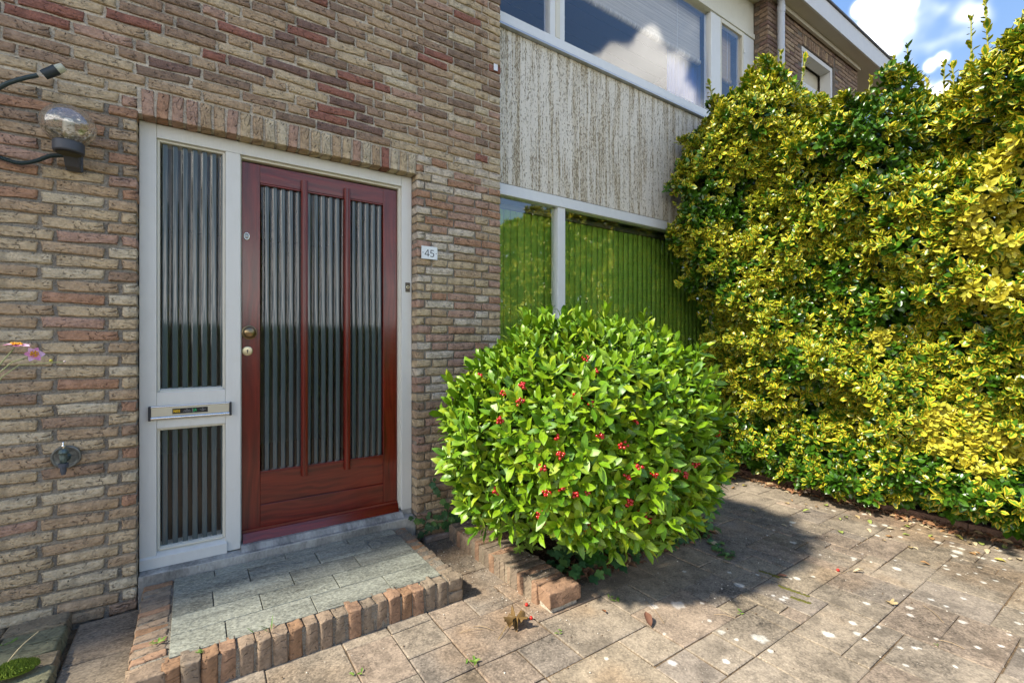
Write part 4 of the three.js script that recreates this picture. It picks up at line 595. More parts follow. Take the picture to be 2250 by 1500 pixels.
// ───────────────────────── the tall variegated hedge ─────────────────────────
{
  const s = thing('variegated_hedge', 'tall hedge of small glossy leaves, green edged with yellow, beside the window', 'hedge'), R = rng(77);
  const kinds = [[], [], []], top = z => { const T = [[-0.3, 3.6], [0, 3.7], [0.5, 3.85], [0.78, 3.82], [1.02, 3.46], [1.4, 3.28], [1.62, 3.45], [1.85, 3.02], [2.0, 3.3], [2.3, 3.38], [3, 3.3], [4.4, 3.2]]; for (let i = 1; i < T.length; i++) if (z < T[i][0]) return mix(T[i - 1][1], T[i][1], clamp((z - T[i - 1][0]) / (T[i][0] - T[i - 1][0]))); return 3.1; };
  const face = (z, y) => { const bil = (f, s) => 1 - Math.abs(2 * noise2(z * f + 3, y * f + 1, 0, 0, s) - 1), lump = (bil(1.5, 6) - 0.5) * 0.42 + (bil(3.4, 8) - 0.5) * 0.3 + (noise2(z * 8, y * 8, 0, 0, 12) - 0.5) * 0.16 - 0.3 * sstep(0.45, 0.1, z) * sstep(2.0, 1.6, y); const lean = y < 0.6 ? 0.1 - y * 0.12 : -0.06 * sstep(0.6, 2.6, y); const nearWall = -0.18 * sstep(0.6, 0.0, z) * sstep(1.7, 2.5, y) * sstep(4.2, 3.2, y); const foot = -0.12 * sstep(1.6, 2.1, z) * sstep(0.8, 0.3, y); return 4.42 + lean + nearWall + foot - lump - 0.1 + sstep(top(z) - 0.5, top(z), y) * 0.28; };
  const green = [[1.41, 3.05, 0.34], [1.59, 2.85, 0.26], [1.35, 1.6, 0.3], [1.1, 1.72, 0.25], [1.56, 1.5, 0.25], [1.45, 3.4, 0.2], [1.3, 0.25, 0.35], [1.9, 0.2, 0.35], [0.7, 0.3, 0.3], [0.3, 2.6, 0.3], [1.0, 1.05, 0.2], [2.3, 0.3, 0.4], [0.25, 1.9, 0.3], [1.75, 2.6, 0.18]];
  const yellow = [[2.24, 2.1, 0.16], [2.05, 1.92, 0.12], [2.18, 1.65, 0.12], [2.0, 0.78, 0.16], [2.08, 0.64, 0.17], [2.3, 2.4, 0.12], [1.38, 3.5, 0.12], [1.55, 3.46, 0.1], [2.4, 1.9, 0.15], [1.75, 1.1, 0.06], [1.6, 1.35, 0.07]];
  const kindAt = (z, y) => { const n = (noise2(z * 7, y * 7, 0, 0, 31) - 0.5) * 0.14; for (const [a, b, r] of yellow) if (Math.hypot(z - a, y - b) + n < r) return R() < 0.7 ? 2 : 0; for (const [a, b, r] of green) if (Math.hypot(z - a, y - b) + n * 1.6 < r * 0.85) return R() < 0.7 ? 1 : 0; return R() < 0.2 + (y < 0.5 ? 0.25 : 0) ? 1 : 0; };
  const add = (p, d, kind, n, len, o) => rosette(kinds[kind], p, d, n, len, R, { kind, ...o });
  // left face
  for (let i = 0; i < 9500; i++) { const z = -0.12 + Math.pow(R(), 1.0) * 3.6, y = 0.1 + R() * (top(z) - 0.1); if (z < 0.08 && y < 5) { } const x = face(z, y), gx = (face(z + 0.05, y) - face(z - 0.05, y)) / 0.1, gy = (face(z, y + 0.05) - face(z, y - 0.05)) / 0.1; if (z < 0.02 && x < XP) { if (z < -0.08) continue; } const d = V(-1, gy + 0.5, gx).normalize().add(V((R() - 0.5) * 0.9, (R() - 0.5) * 0.7 + 0.25, (R() - 0.5) * 0.9)).normalize(); const dep = R() * R() * 0.1; const hole = noise2(z * 5.5 + 1, y * 5.5, 0, 0, 44) > 0.84; if (hole && R() < 0.8) continue; add(V(x + dep - 0.02, y, z), d, kindAt(z, y), 7, 0.061, { outer: 1, e1: 1.4, drop: 0.8 }); }
  for (let i = 0; i < 3600; i++) { const z = -0.1 + R() * 3.6, y = 0.14 + R() * (top(z) - 0.25), x = face(z, y) + 0.1 + R() * 0.6; add(V(x, y, Math.max(z, 0.02)), V(-0.7 + (R() - 0.5), R() * 0.8, (R() - 0.5)).normalize(), 1, 5, 0.1, { outer: 0.1 }); }
  // top and the side towards the house
  for (let i = 0; i < 3000; i++) { const z = -0.05 + R() * 3.6, q = R(), x = face(z, top(z) - 0.1) + q * 1.3, y = top(z) - 0.06 + (noise2(x * 3, z * 3, 0, 0, 5) - 0.5) * 0.3 - q * 0.15; add(V(x, y, Math.max(z, 0)), V((R() - 0.5) * 0.8 - 0.2, 1, (R() - 0.5) * 0.8).normalize(), kindAt(z, Math.min(y, top(z) - 0.05)), 7, 0.061, { e1: 1.3, drop: 0.9, outer: 0.8 }); }
  for (let i = 0; i < 1500; i++) { const y = 0.2 + R() * 3.6, q = R(), x = face(0, y) + q * 1.25; if (x > 5.7) continue; add(V(x, y, 0.02 + R() * 0.1), V(-0.3, 0.4, 0.5).normalize(), R() < 0.5 ? 1 : 0, 6, 0.066, { outer: 0.3 }); }
  for (let i = 0; i < 1500; i++) { const z = R() * 3.5, y = 0.2 + R() * (top(z) - 0.4); add(V(5.75 + (R() - 0.5) * 0.2, y, z), V(1, 0.3, R() - 0.5).normalize(), 1, 5, 0.12, { outer: 0 }); }
  // free shoots
  const bark = mat([0.2, 0.16, 0.09], 0.9), shootM = mat([0.32, 0.34, 0.1], 0.7);
  const shoot = (x, y, z, h, lx, lz, kind, len = 0.062) => { const p0 = V(x, y, z), p1 = V(x + lx, y + h, z + lz), d = p1.clone().sub(p0).normalize(); mesh('shoot', tube([[x, y - 0.1, z], [x + lx * 0.4, y + h * 0.5, z + lz * 0.4], [p1.x, p1.y, p1.z]], 0.005, 8, 5), shootM, s); const n = Math.max(3, Math.round(Math.hypot(h, lx, lz) / 0.042)); for (let k = 0; k <= n; k++) { const t = k / n, q = p0.clone().lerp(p1, t); add(q, d, kind, k === n ? 5 : 2 + (R() < 0.3 ? 1 : 0), len * (1.25 - t * 0.35) * (0.8 + R() * 0.4), { e0: k === n ? 0.1 : 0.45, e1: k === n ? 0.6 : 0.95, drop: 0.25, outer: 1.1 }); } };
  const at = (u, v, x) => { const d = dirOf(u, v), t = x / d[0]; return [x, CAM[1] + d[1] * t, CAM[2] + d[2] * t]; };
  for (const [u, v0, v1, x, kind, du] of [[2178, 260, 10, 4.5, 0, -12], [2135, 260, 45, 4.6, 0, 0], [2215, 280, 80, 4.4, 0, 20], [2245, 260, 70, 4.35, 0, 14], [2075, 260, 145, 4.7, 0, 0], [1995, 230, 105, 4.55, 1, 0], [1975, 240, 130, 4.6, 0, -10], [1905, 230, 175, 4.6, 2, 10], [1720, 190, 118, 4.5, 0, -4], [1760, 200, 130, 4.6, 0, 10], [1640, 230, 160, 4.5, 0, 0], [1570, 260, 185, 4.3, 0, -10], [1600, 260, 200, 4.4, 0, 6], [2030, 260, 180, 4.6, 2, 8], [2100, 270, 150, 4.5, 0, -6], [2160, 300, 120, 4.4, 0, 6], [2200, 240, 130, 4.6, 0, -8]]) { const a = at(u, v0, x), b = at(u + du, v1, x); shoot(...a, b[1] - a[1], 0, b[2] - a[2], kind); }
  for (const [u0, v0, u1, v1] of [[1560, 420, 1495, 362], [1565, 500, 1483, 448], [1570, 470, 1500, 410], [1600, 690, 1545, 640], [1590, 600, 1540, 560], [1590, 520, 1510, 470], [1585, 400, 1515, 385], [1610, 760, 1560, 715], [1560, 330, 1530, 290], [1600, 290, 1555, 235], [1600, 650, 1550, 600]]) { const z = 0.06, a = W(u0, v0, z), b = W(u1, v1, z + 0.06); shoot(a[0], a[1], a[2], b[1] - a[1] + 0.001, b[0] - a[0], b[2] - a[2], R() < 0.4 ? 1 : 0, 0.058); const c = W((u0 + u1) / 2 + 14, (v0 + v1) / 2 - 6, z + 0.02), e = W(u1 + 20, v1 - 22, z + 0.08); shoot(c[0], c[1], c[2], e[1] - c[1] + 0.001, e[0] - c[0], e[2] - c[2], 0, 0.055); }
  for (let i = 0; i < 12; i++) { const z = 0.2 + i * 0.28, x = 5.0 + (R() - 0.5) * 0.3; mesh('trunk', tube([[x, 0.0, z], [x - 0.1, 1.2, z + (R() - 0.5) * 0.2], [x - 0.15 - R() * 0.3, top(z) - 0.4, z + (R() - 0.5) * 0.4]], 0.02, 10, 6), bark, s); }
  for (let i = 0; i < 60; i++) { const z = R() * 3.2, y = 0.4 + R() * 2.6, x = 5.0; mesh('branch', tube([[x, y - 0.25, z], [x - 0.25, y - 0.1, z + (R() - 0.5) * 0.15], [face(z, y) + 0.06, y + 0.05, z + (R() - 0.5) * 0.2]], 0.007, 6, 5), bark, s); }
  const geos = [leafGeo(0.52, 0.14, 0.3, 4, 1.15, 11), leafGeo(0.48, 0.24, 0.4, 4, 1.2, 12), leafGeo(0.56, 0.06, 0.25, 4, 1.1, 13)];
  const tv = [[0.68, 0.66, 0.48], [0.54, 0.56, 0.4], [0.8, 0.74, 0.48], [0.43, 0.5, 0.36]], tg = [[0.14, 0.22, 0.06], [0.11, 0.18, 0.05], [0.18, 0.27, 0.08], [0.09, 0.16, 0.045]], ty = [[0.56, 0.64, 0.5], [0.64, 0.7, 0.5], [0.46, 0.58, 0.5]];
  placeLeaves(s, kinds[0], geos, tv.map(c => leafMat(c, varTex, 0.36)), leafMat([1, 1, 1], varTex, 0.36), 'variegated_leaves', 200, l => col(tv[Math.floor(l.r * 991) % 4]));
  placeLeaves(s, kinds[1], geos, tg.map(c => leafMat(c, greenTex, 0.3)), leafMat([1, 1, 1], greenTex, 0.3), 'green_leaves', 60, l => col(tg[Math.floor(l.r * 991) % 4]));
  placeLeaves(s, kinds[2], geos, ty.map(c => leafMat(c, yelTex, 0.4)), leafMat([1, 1, 1], yelTex, 0.4), 'yellow_leaves', 40, l => col(ty[Math.floor(l.r * 991) % 3]));
  console.log('hedge leaves', kinds.map(k => k.length));
}

// ───────────────────────── small plants ─────────────────────────
function polarLeaf(fn, n = 22, cup = 0.12) {               // outline from an angle function, stalk at the origin, length 1 along +z
  const pos = [0, 0.0, 0.45], uv = [0.5, 0.45], idx = [];
  for (let i = 0; i < n; i++) { const a = i / n * Math.PI * 2, r = fn(a), x = Math.sin(a) * r, z = 0.45 + Math.cos(a) * r; pos.push(x, cup * Math.abs(x) - 0.12 * z * z + 0.03 * Math.sin(a * 5), z); uv.push(0.5 + x, clamp(z)); }
  for (let i = 0; i < n; i++) idx.push(0, 1 + i, 1 + (i + 1) % n);
  const g = new THREE.BufferGeometry(); g.setAttribute('position', new THREE.Float32BufferAttribute(pos, 3)); g.setAttribute('uv', new THREE.Float32BufferAttribute(uv, 2)); g.setIndex(idx); g.computeVertexNormals(); return g;
}
const ivyGeo = polarLeaf(a => 0.32 + 0.2 * Math.pow(Math.abs(Math.cos(a * 2.5)), 1.5) * (Math.cos(a) > -0.7 ? 1 : 0.4), 20), oakGeo = polarLeaf(a => { const c = Math.cos(a), e = 0.52 / Math.sqrt(c * c * 0.95 + Math.sin(a) ** 2 * 4.2); return e * (0.82 + 0.26 * Math.cos(a * 9)); }, 36), mapleGeo = polarLeaf(a => 0.24 + 0.34 * Math.pow(Math.abs(Math.cos(a * 2.5)), 2.2), 30, 0.5), plainGeo = leafGeo(0.55, 0.2, 0.3, 5, 0.9, 44);
const smooth = dtex(8, 8, () => 1);
const lm = (c, r = 0.5) => leafMat(c, smooth, r);
const ivyM = [[0.05, 0.13, 0.045], [0.07, 0.17, 0.055], [0.045, 0.12, 0.05], [0.11, 0.22, 0.06]].map(c => lm(c, 0.35)), oakM = [[0.26, 0.4, 0.06], [0.2, 0.34, 0.05], [0.13, 0.24, 0.07]].map(c => lm(c)), midM = [[0.05, 0.17, 0.03], [0.07, 0.22, 0.04]].map(c => lm(c, 0.4)), stemM = mat([0.18, 0.14, 0.07], 0.9);
function leafMesh(parent, name, geo, m, p, f, up, len) { const l = mesh(name, geo, m, parent), M = leafMatrix(V(...p), f, up, len); M.decompose(l.position, l.quaternion, l.scale); return l; }
{
  const R = rng(15), iv = thing('ivy', 'dark ivy creeping up the brick wall base beside the red door', 'ivy');
  const path = (pts, n, sp, size) => {
    const P3 = pts.map(([u, v]) => { const w = W(u, v, 0.02); return w[1] < 0.03 ? [w[0], 0.03, 0.03] : w; }); mesh('stem', tube(P3, 0.0028, 20, 5), stemM, iv); const cv = new THREE.CatmullRomCurve3(P3.map(p => V(...p)));
    for (let i = 0; i < n; i++) { const q = cv.getPoint((i + R()) / n), p = [q.x + (R() - 0.5) * sp, Math.max(0.02, q.y + (R() - 0.5) * sp), 0.02 + R() * 0.025]; leafMesh(iv, 'leaf', ivyGeo, ivyM[Math.floor(R() * 4)], p, V((R() - 0.5) * 1.6, -0.7 - R() * 0.6, 0.25), V((R() - 0.5) * 0.6, 0.35, 1), size * (0.7 + R() * 0.6)); }
  };
  path([[952, 1045], [958, 1072], [972, 1098], [985, 1118], [1010, 1140]], 15, 0.03, 0.042); path([[900, 1135], [930, 1133], [965, 1128], [1000, 1125], [1040, 1122]], 26, 0.05, 0.038); path([[915, 1162], [945, 1150], [985, 1145], [1030, 1130], [1060, 1110]], 30, 0.06, 0.042); path([[975, 1160], [1000, 1130], [1030, 1105], [1060, 1090]], 30, 0.09, 0.044); path([[1000, 1150], [1040, 1135], [1080, 1120]], 26, 0.1, 0.046);
  const gi = thing('ground_ivy', 'dark ivy spreading over the bed under the berry shrub', 'ivy');
  for (let i = 0; i < 230; i++) { const x = 1.6 + R() * 1.3, z = 0.78 + R() * 0.3, y = 0.05 + R() * 0.09; leafMesh(gi, 'leaf', ivyGeo, ivyM[Math.floor(R() * 4)], [x, y, z], V((R() - 0.5), -0.3, 0.6 + R() * 0.5), V((R() - 0.5) * 0.8, 1, 0.5), 0.045 + R() * 0.03); }
  const sp = thing('ivy', 'small ivy trail creeping over the slabs beside the bed corner', 'ivy');
  for (let i = 0; i < 36; i++) { const t = i / 36, p = G(mix(1535, 1610, t) + (R() - 0.5) * 24, mix(1160, 1228, t) + (R() - 0.5) * 16, 0.012 + R() * 0.015); leafMesh(sp, 'leaf', ivyGeo, ivyM[Math.floor(R() * 4)], p, V(R() - 0.5, -0.05, R() - 0.5), V((R() - 0.5) * 0.5, 1, (R() - 0.5) * 0.5), 0.035 + R() * 0.02); }
  const oak = (u, v, n, dark, label) => { const b = G(u, v, 0.08), o = thing('oak_seedling', label, 'seedling', [b[0], 0.04, b[2]]); mesh('stem', tube([[0, 0, 0], [0.01, 0.06, 0.01], [0, 0.13, 0.03]], 0.003, 8, 5), stemM, o); for (let i = 0; i < n; i++) { const a = i * 2.4 + R(), e = 0.1 + R() * 0.7; leafMesh(o, 'leaf', oakGeo, oakM[dark ? 2 : Math.floor(R() * 2)], [0, 0.06 + i / n * 0.08, 0.02], V(Math.cos(a), e * 0.6 - 0.35, Math.sin(a) * 0.8 + 0.45), V((R() - 0.5) * 0.4, 1, 0.35), 0.09 + R() * 0.035); } };
  oak(1150, 1205, 9, false, 'light green oak seedling leaning over the brick edging of the shrub bed'); oak(1235, 1215, 8, true, 'dull green oak seedling beside the light green one under the shrub'); oak(1262, 1200, 6, true, 'dull green oak seedling half hidden in ivy under the shrub');
  const br = (u, v, n, label) => { const b = G(u, v, 0.05), o = thing('bramble', label, 'bramble', [b[0], 0.02, b[2]]); for (let k = 0; k < 4; k++) { const a = R() * 6.28, pts = [[0, 0, 0], [Math.cos(a) * 0.05, 0.09, Math.sin(a) * 0.04 + 0.02], [Math.cos(a) * 0.13, 0.12 + R() * 0.08, Math.sin(a) * 0.08 + 0.05]]; mesh('stem', tube(pts, 0.002, 10, 5), stemM, o); const cv = new THREE.CatmullRomCurve3(pts.map(p => V(...p))); for (let i = 0; i < n; i++) { const q = cv.getPoint(0.35 + 0.65 * i / n), an = R() * 6.28; leafMesh(o, 'leaf', plainGeo, midM[Math.floor(R() * 2)], [q.x, q.y, q.z], V(Math.cos(an), 0.15 - R() * 0.5, Math.sin(an) + 0.3), V((R() - 0.5) * 0.5, 1, 0.3), 0.055 + R() * 0.025); } } };
  br(1300, 1235, 6, 'fresh green bramble at the front of the shrub bed beside the end brick'); br(1375, 1215, 6, 'fresh green bramble growing over the plum coloured kerb bricks'); br(1555, 1130, 6, 'fresh green bramble drooping at the shaded side of the berry shrub');
}
// weeds in the joints
{
  const R = rng(33), wm = [lm([0.12, 0.22, 0.03]), lm([0.17, 0.26, 0.04])];
  const weed = (p, n, size, grass, label, grp) => { const w = thing('weed', label, 'weed', p, grp); for (let i = 0; i < n; i++) { const a = R() * 6.28; leafMesh(w, grass ? 'blade' : 'leaf', grass ? bladeGeo : weedGeo, wm[i % 2], [(R() - 0.5) * size * 1.1, 0.001, (R() - 0.5) * size * 0.6], V(Math.cos(a), grass ? 1.2 : 0.45, Math.sin(a)), V(0, 1, 0.3), size * (0.4 + R() * 0.5)); } };
  const weedGeo = leafGeo(0.34, 0.2, 0.3, 4, 1, 52), bladeGeo = leafGeo(0.09, 0.25, 0.4, 5, 0.5, 51);
  const lj = 'small green weed growing in a joint of the paving', gj = 'weeds in the paving joints';
  weed(G(575, 1390, 0.124), 5, 0.07, true, 'grass tuft sprouting at the edge of the slate tiles'); weed(G(440, 1432, 0.122), 6, 0.022, false, 'tiny round leaved weed at the tile edge of the step'); weed(G(342, 1412, 0.124), 7, 0.032, false, 'bright little weed between the side bricks of the step');
  for (const [u, v, n, s] of [[1035, 1455, 6, 0.04], [1360, 1320, 7, 0.03], [1342, 1314, 6, 0.03], [1630, 1347, 6, 0.03], [1600, 1228, 5, 0.035], [2060, 1415, 4, 0.02], [935, 1215, 6, 0.025], [785, 1480, 5, 0.03], [1232, 1388, 4, 0.03]]) weed(G(u, v, 0.004), n, s, false, lj, gj);
  weed(G(15, 1415, 0.09), 7, 0.03, false, 'round leaved weed on the mossy edging bricks');
  const moss = thing('moss_cushion', 'bright green moss cushion on the mossy edging bricks', 'moss', G(28, 1478, 0.088)), mm = mat([0.14, 0.2, 0.015], 1), gs = [];
  for (let i = 0; i < 800; i++) { const a = R() * 6.28, r = Math.sqrt(R()) * 0.05, h = 0.012 + 0.022 * (1 - (r / 0.05) ** 2) + R() * 0.008, c = new THREE.ConeGeometry(0.003, 0.016, 4); c.rotateX((R() - 0.5) * 1.4); c.rotateZ((R() - 0.5) * 1.4); c.translate(Math.cos(a) * r * 1.4, h, Math.sin(a) * r * 0.8); gs.push(c); }
  const dome = new THREE.SphereGeometry(1, 16, 8, 0, 6.284, 0, 1.57); dome.scale(0.06, 0.016, 0.034); mesh('cushion', dome, mm, moss); mesh('tips', gs, mm, moss).userData.kind = 'stuff';
  for (const [u, v, l] of [[1690, 1262, 0.1], [1745, 1300, 0.14], [1760, 1320, 0.08]]) { const p = G(u, v, -0.003), g = [], mo = mat([0.1, 0.095, 0.015], 1); for (let i = 0; i < 90; i++) { const c = new THREE.IcosahedronGeometry(0.004 + R() * 0.005, 0); c.scale(1, 0.8, 1); const t = R() - 0.5; c.translate(t * 0.02 + (R() - 0.5) * 0.012, R() * 0.003, t * l); g.push(c); } const m = mesh('moss_strip', g, mo, scene); m.position.set(...p); tag(m, 'strip of olive moss filling a joint of the paving', 'moss', 'moss strips in the paving joints'); }
  tag(mesh('dry_stalk', tube([G(0, 1475, 0.1), [...G(40, 1425, 0.16)], [...G(83, 1387, 0.17)]], 0.002, 14, 5), mat([0.62, 0.5, 0.28], 0.8), scene), 'pale dry grass stalk arching over the mossy edging bricks', 'stalk');
}
// pink anemones leaning in from the flower bed
{
  const R = rng(50), f = thing('anemone', 'pink anemone with yellow centre leaning across the brick wall', 'flower', [-0.72, 0.05, 0.75]);
  const pinkM = lm([0.75, 0.27, 0.46], 0.6), paleM = lm([0.82, 0.5, 0.66], 0.6), yel = mat([0.8, 0.4, 0.02], 0.7), grn = mat([0.2, 0.24, 0.1], 0.8);
  const petal = leafGeo(0.75, 0.15, 0.25, 5, 0.75, 61), loc = (u, v, z) => { const w = W(u, v, z); return [w[0] + 0.72, w[1] - 0.05, w[2] - 0.75]; };
  const head = (u, v, z, d, r, n) => { const p = loc(u, v, z), D = V(...d).normalize(), e1 = V(0, 1, 0).cross(D).normalize(), e2 = D.clone().cross(e1); for (let i = 0; i < n; i++) { const a = i / n * 6.283, ra = e1.clone().multiplyScalar(Math.cos(a)).addScaledVector(e2, Math.sin(a)); leafMesh(f, 'petal', petal, i % 2 ? pinkM : paleM, [p[0], p[1], p[2]], ra.clone().addScaledVector(D, 0.15 + R() * 0.25), D, r * (0.9 + R() * 0.25)); } const g = []; for (let i = 0; i < 40; i++) { const a = R() * 6.28, q = Math.sqrt(R()) * r * 0.42, o = e1.clone().multiplyScalar(Math.cos(a) * q).addScaledVector(e2, Math.sin(a) * q).addScaledVector(D, 0.004 + R() * 0.006); g.push(new THREE.IcosahedronGeometry(r * 0.075, 0).translate(p[0] + o.x, p[1] + o.y, p[2] + o.z)); } mesh('stamens', g, yel, f); return p; };
  const a = head(36, 760, 0.75, [0.05, 1, 0.12], 0.034, 7), b = head(72, 778, 0.75, [0.55, 0.25, 0.8], 0.026, 6);
  mesh('stem', tube([[0.02, 0.25, 0], [0.12, 0.95, 0], loc(0, 800, 0.75), [a[0] - 0.005, a[1] - 0.006, a[2]]], 0.0016, 20, 5), grn, f); mesh('stem', tube([[0.03, 0.22, 0.0], [0.15, 0.95, 0.02], loc(10, 805, 0.76), [b[0], b[1] - 0.004, b[2] - 0.004]], 0.0016, 20, 5), grn, f);
  mesh('stem', tube([[0.03, 0.24, -0.02], [0.16, 1.0, -0.02], loc(30, 806, 0.72), loc(95, 798, 0.7), loc(140, 795, 0.7)], 0.0013, 20, 5), grn, f); mesh('bud', new THREE.SphereGeometry(0.004, 10, 8).translate(...loc(141, 794, 0.7)), mat([0.55, 0.45, 0.42], 0.8), f); mesh('bud', new THREE.SphereGeometry(0.0045, 10, 8).translate(...loc(111, 792, 0.72)), mat([0.45, 0.42, 0.06], 0.8), f);
  for (let i = 0; i < 26; i++) { const aa = R() * 6.28; leafMesh(f, 'leaf', oakGeo, midM[i % 2], [0.02 + (R() - 0.5) * 0.1, 0.02 + R() * 0.35, (R() - 0.5) * 0.1], V(Math.cos(aa), 0.3, Math.sin(aa)), V(0, 1, 0.2), 0.08); }
}

// ───────────────────────── fittings on the wall ─────────────────────────
const cableM = mat([0.02, 0.04, 0.04], 0.45), greyPl = mat([0.055, 0.06, 0.072], 0.5);
{
  const gl = thing('wall_lamp', 'wall lamp with dirty smoked glass globe on a dark grey bracket', 'lamp', [W(150, 270, 0.13)[0], 2.13, 0.13]);
  const lampMap = dtex(256, 256, (u, v) => { const f = fbm2(u * 40, v * 22, 4, 40, 0, 3), g = fbm2(u * 90, v * 60, 3, 90, 0, 8); const d = sstep(0.5, 0.72, f * 0.55 + g * 0.35 + sstep(0.42, 0.02, v) * 0.22); return mix3([0.86, 0.83, 0.76], [0.2, 0.17, 0.07], d * 0.85); });
  const globe = mat([1, 0.98, 0.94], 0.02, { map: lampMap, transmission: 0.85, thickness: 0, ior: 2.2, side: THREE.DoubleSide });
  const prof = []; for (let i = 0; i <= 22; i++) { const t = i / 22, a = -1.02 + t * (Math.PI / 2 + 1.02); prof.push([Math.max(0.0001, 0.094 * Math.cos(a)), 0.118 + 0.086 * Math.sin(a)]); } mesh('globe', lathe(prof, 48), globe, gl);
  mesh('base_ring', lathe([[0.0001, 0.0], [0.04, -0.002], [0.05, 0.0], [0.053, 0.006], [0.053, 0.04], [0.05, 0.046], [0.046, 0.046]], 36), greyPl, gl);
  mesh('underside', lathe([[0.0001, -0.0015], [0.042, -0.0045]], 28), mat([0.06, 0.055, 0.03], 0.9), gl);
  mesh('bracket', [rbox(-0.03, 0.03, -0.045, 0.03, -0.128, -0.112, 0.006), prismX([[-0.112, -0.042], [-0.112, 0.03], [-0.04, 0.03], [-0.03, 0.002], [-0.07, -0.036]], -0.024, 0.024)], greyPl, gl);
  mesh('bulb', lathe([[0.0001, 0.15], [0.014, 0.147], [0.02, 0.13], [0.02, 0.08], [0.013, 0.06], [0.013, 0.046]], 20), mat([0.85, 0.85, 0.83], 0.35), gl);
  const c1 = thing('light_sensor', 'dark light sensor with pale cap on a bent cable above the lamp', 'sensor', W(100, 165, 0.1));
  const loc = (u, v, z) => { const w = W(u, v, z); return [w[0] - c1.position.x, w[1] - c1.position.y, w[2] - c1.position.z]; }, ax = V(...loc(150, 145, 0.11)).normalize(), q = new THREE.Quaternion().setFromUnitVectors(V(0, 1, 0), ax);
  mesh('housing', cyl(0.021, 0.019, 0.056, 20).translate(0, 0.006, 0).applyQuaternion(q).translate(...loc(106, 160, 0.1)), mat([0.018, 0.028, 0.032], 0.5), c1); mesh('cap', lathe([[0.0001, 0.03], [0.014, 0.029], [0.0165, 0.026], [0.019, 0]], 24).translate(0, 0.035, 0).applyQuaternion(q).translate(...loc(106, 160, 0.1)), mat([0.6, 0.6, 0.45], 0.4, { transmission: 0.2, thickness: 0 }), c1);
  mesh('cable', tube([loc(-80, 260, 0.02), loc(-40, 225, 0.05), loc(5, 188, 0.09), loc(50, 172, 0.1), loc(82, 165, 0.1)], 0.0085, 30, 10), cableM, c1);
  mesh('wall_clip', rbox(loc(-80, 260, 0)[0] - 0.02, loc(-80, 260, 0)[0] + 0.02, loc(-80, 260, 0)[1] - 0.02, loc(-80, 260, 0)[1] + 0.02, -0.1, -0.07), cableM, c1);
  const cd = [W(140, 342, 0.07), W(112, 342, 0.055), W(75, 354, 0.035), W(40, 358, 0.026), W(5, 348, 0.022), W(-40, 335, 0.02), W(-120, 320, 0.02)]; const g = [tube(cd, 0.0072, 40, 8)], cv = new THREE.CatmullRomCurve3(cd.map(p => V(...p))); for (let i = 0; i < 76; i++) { const t = 0.02 + i / 76 * 0.96, p = cv.getPointAt(t), d = cv.getTangentAt(t); g.push(new THREE.TorusGeometry(0.0072, 0.0018, 5, 12).applyQuaternion(new THREE.Quaternion().setFromUnitVectors(V(0, 0, 1), d)).translate(p.x, p.y, p.z)); }
  tag(mesh('cable_conduit', g, cableM, scene), 'ribbed dark cable conduit running along the bricks to the lamp', 'conduit');
}
{
  const tp = thing('garden_tap', 'verdigris garden tap on a round dished plate on the brick wall', 'tap', [W(145, 1003, 0)[0], W(145, 1003, 0)[1], 0.006]), ver = mat([0.2, 0.27, 0.26], 0.5, { metalness: 0.6, map: stoneMap }), st = mat([0.3, 0.31, 0.29], 0.42, { metalness: 0.7, map: stoneMap }), dk = mat([0.06, 0.07, 0.09], 0.5);
  mesh('wall_plate', lathe([[0.012, 0.002], [0.02, 0.003], [0.038, 0.002], [0.042, 0.006], [0.049, 0.008], [0.052, 0.004], [0.052, -0.004]], 40).rotateX(Math.PI / 2), st, tp);
  mesh('inlet', [lathe([[0.018, 0], [0.018, 0.006], [0.01, 0.01], [0.009, 0.05]], 20).rotateX(Math.PI / 2), cyl(0.013, 0.013, 0.014, 6).rotateX(Math.PI / 2).translate(0, 0, 0.022)], ver, tp);
  mesh('body', [lathe([[0.0001, -0.03], [0.011, -0.028], [0.012, -0.01], [0.014, 0.0], [0.012, 0.012], [0.018, 0.014], [0.019, 0.02], [0.013, 0.032], [0.008, 0.036], [0.0001, 0.036]], 22).translate(0, 0.012, 0.056)], ver, tp);
  mesh('spindle', lathe([[0.0001, 0.032], [0.004, 0.031], [0.005, 0.024], [0.0035, 0.021], [0.007, 0.016], [0.007, 0.01], [0.004, 0.007], [0.005, 0]], 16).translate(0, 0.046, 0.056), chrome, tp);
  mesh('hose_connector', [cyl(0.0175, 0.0175, 0.018, 20).translate(0, -0.026, 0.056), cyl(0.011, 0.011, 0.022, 18).translate(0, -0.045, 0.056), cyl(0.0085, 0.0075, 0.012, 18).translate(0, -0.061, 0.056)], dk, tp);
}
const ls = thing('letter_slot', 'brushed metal letter slot with black ends and yellow green sticker', 'letter slot', [0, 0, ZF]);
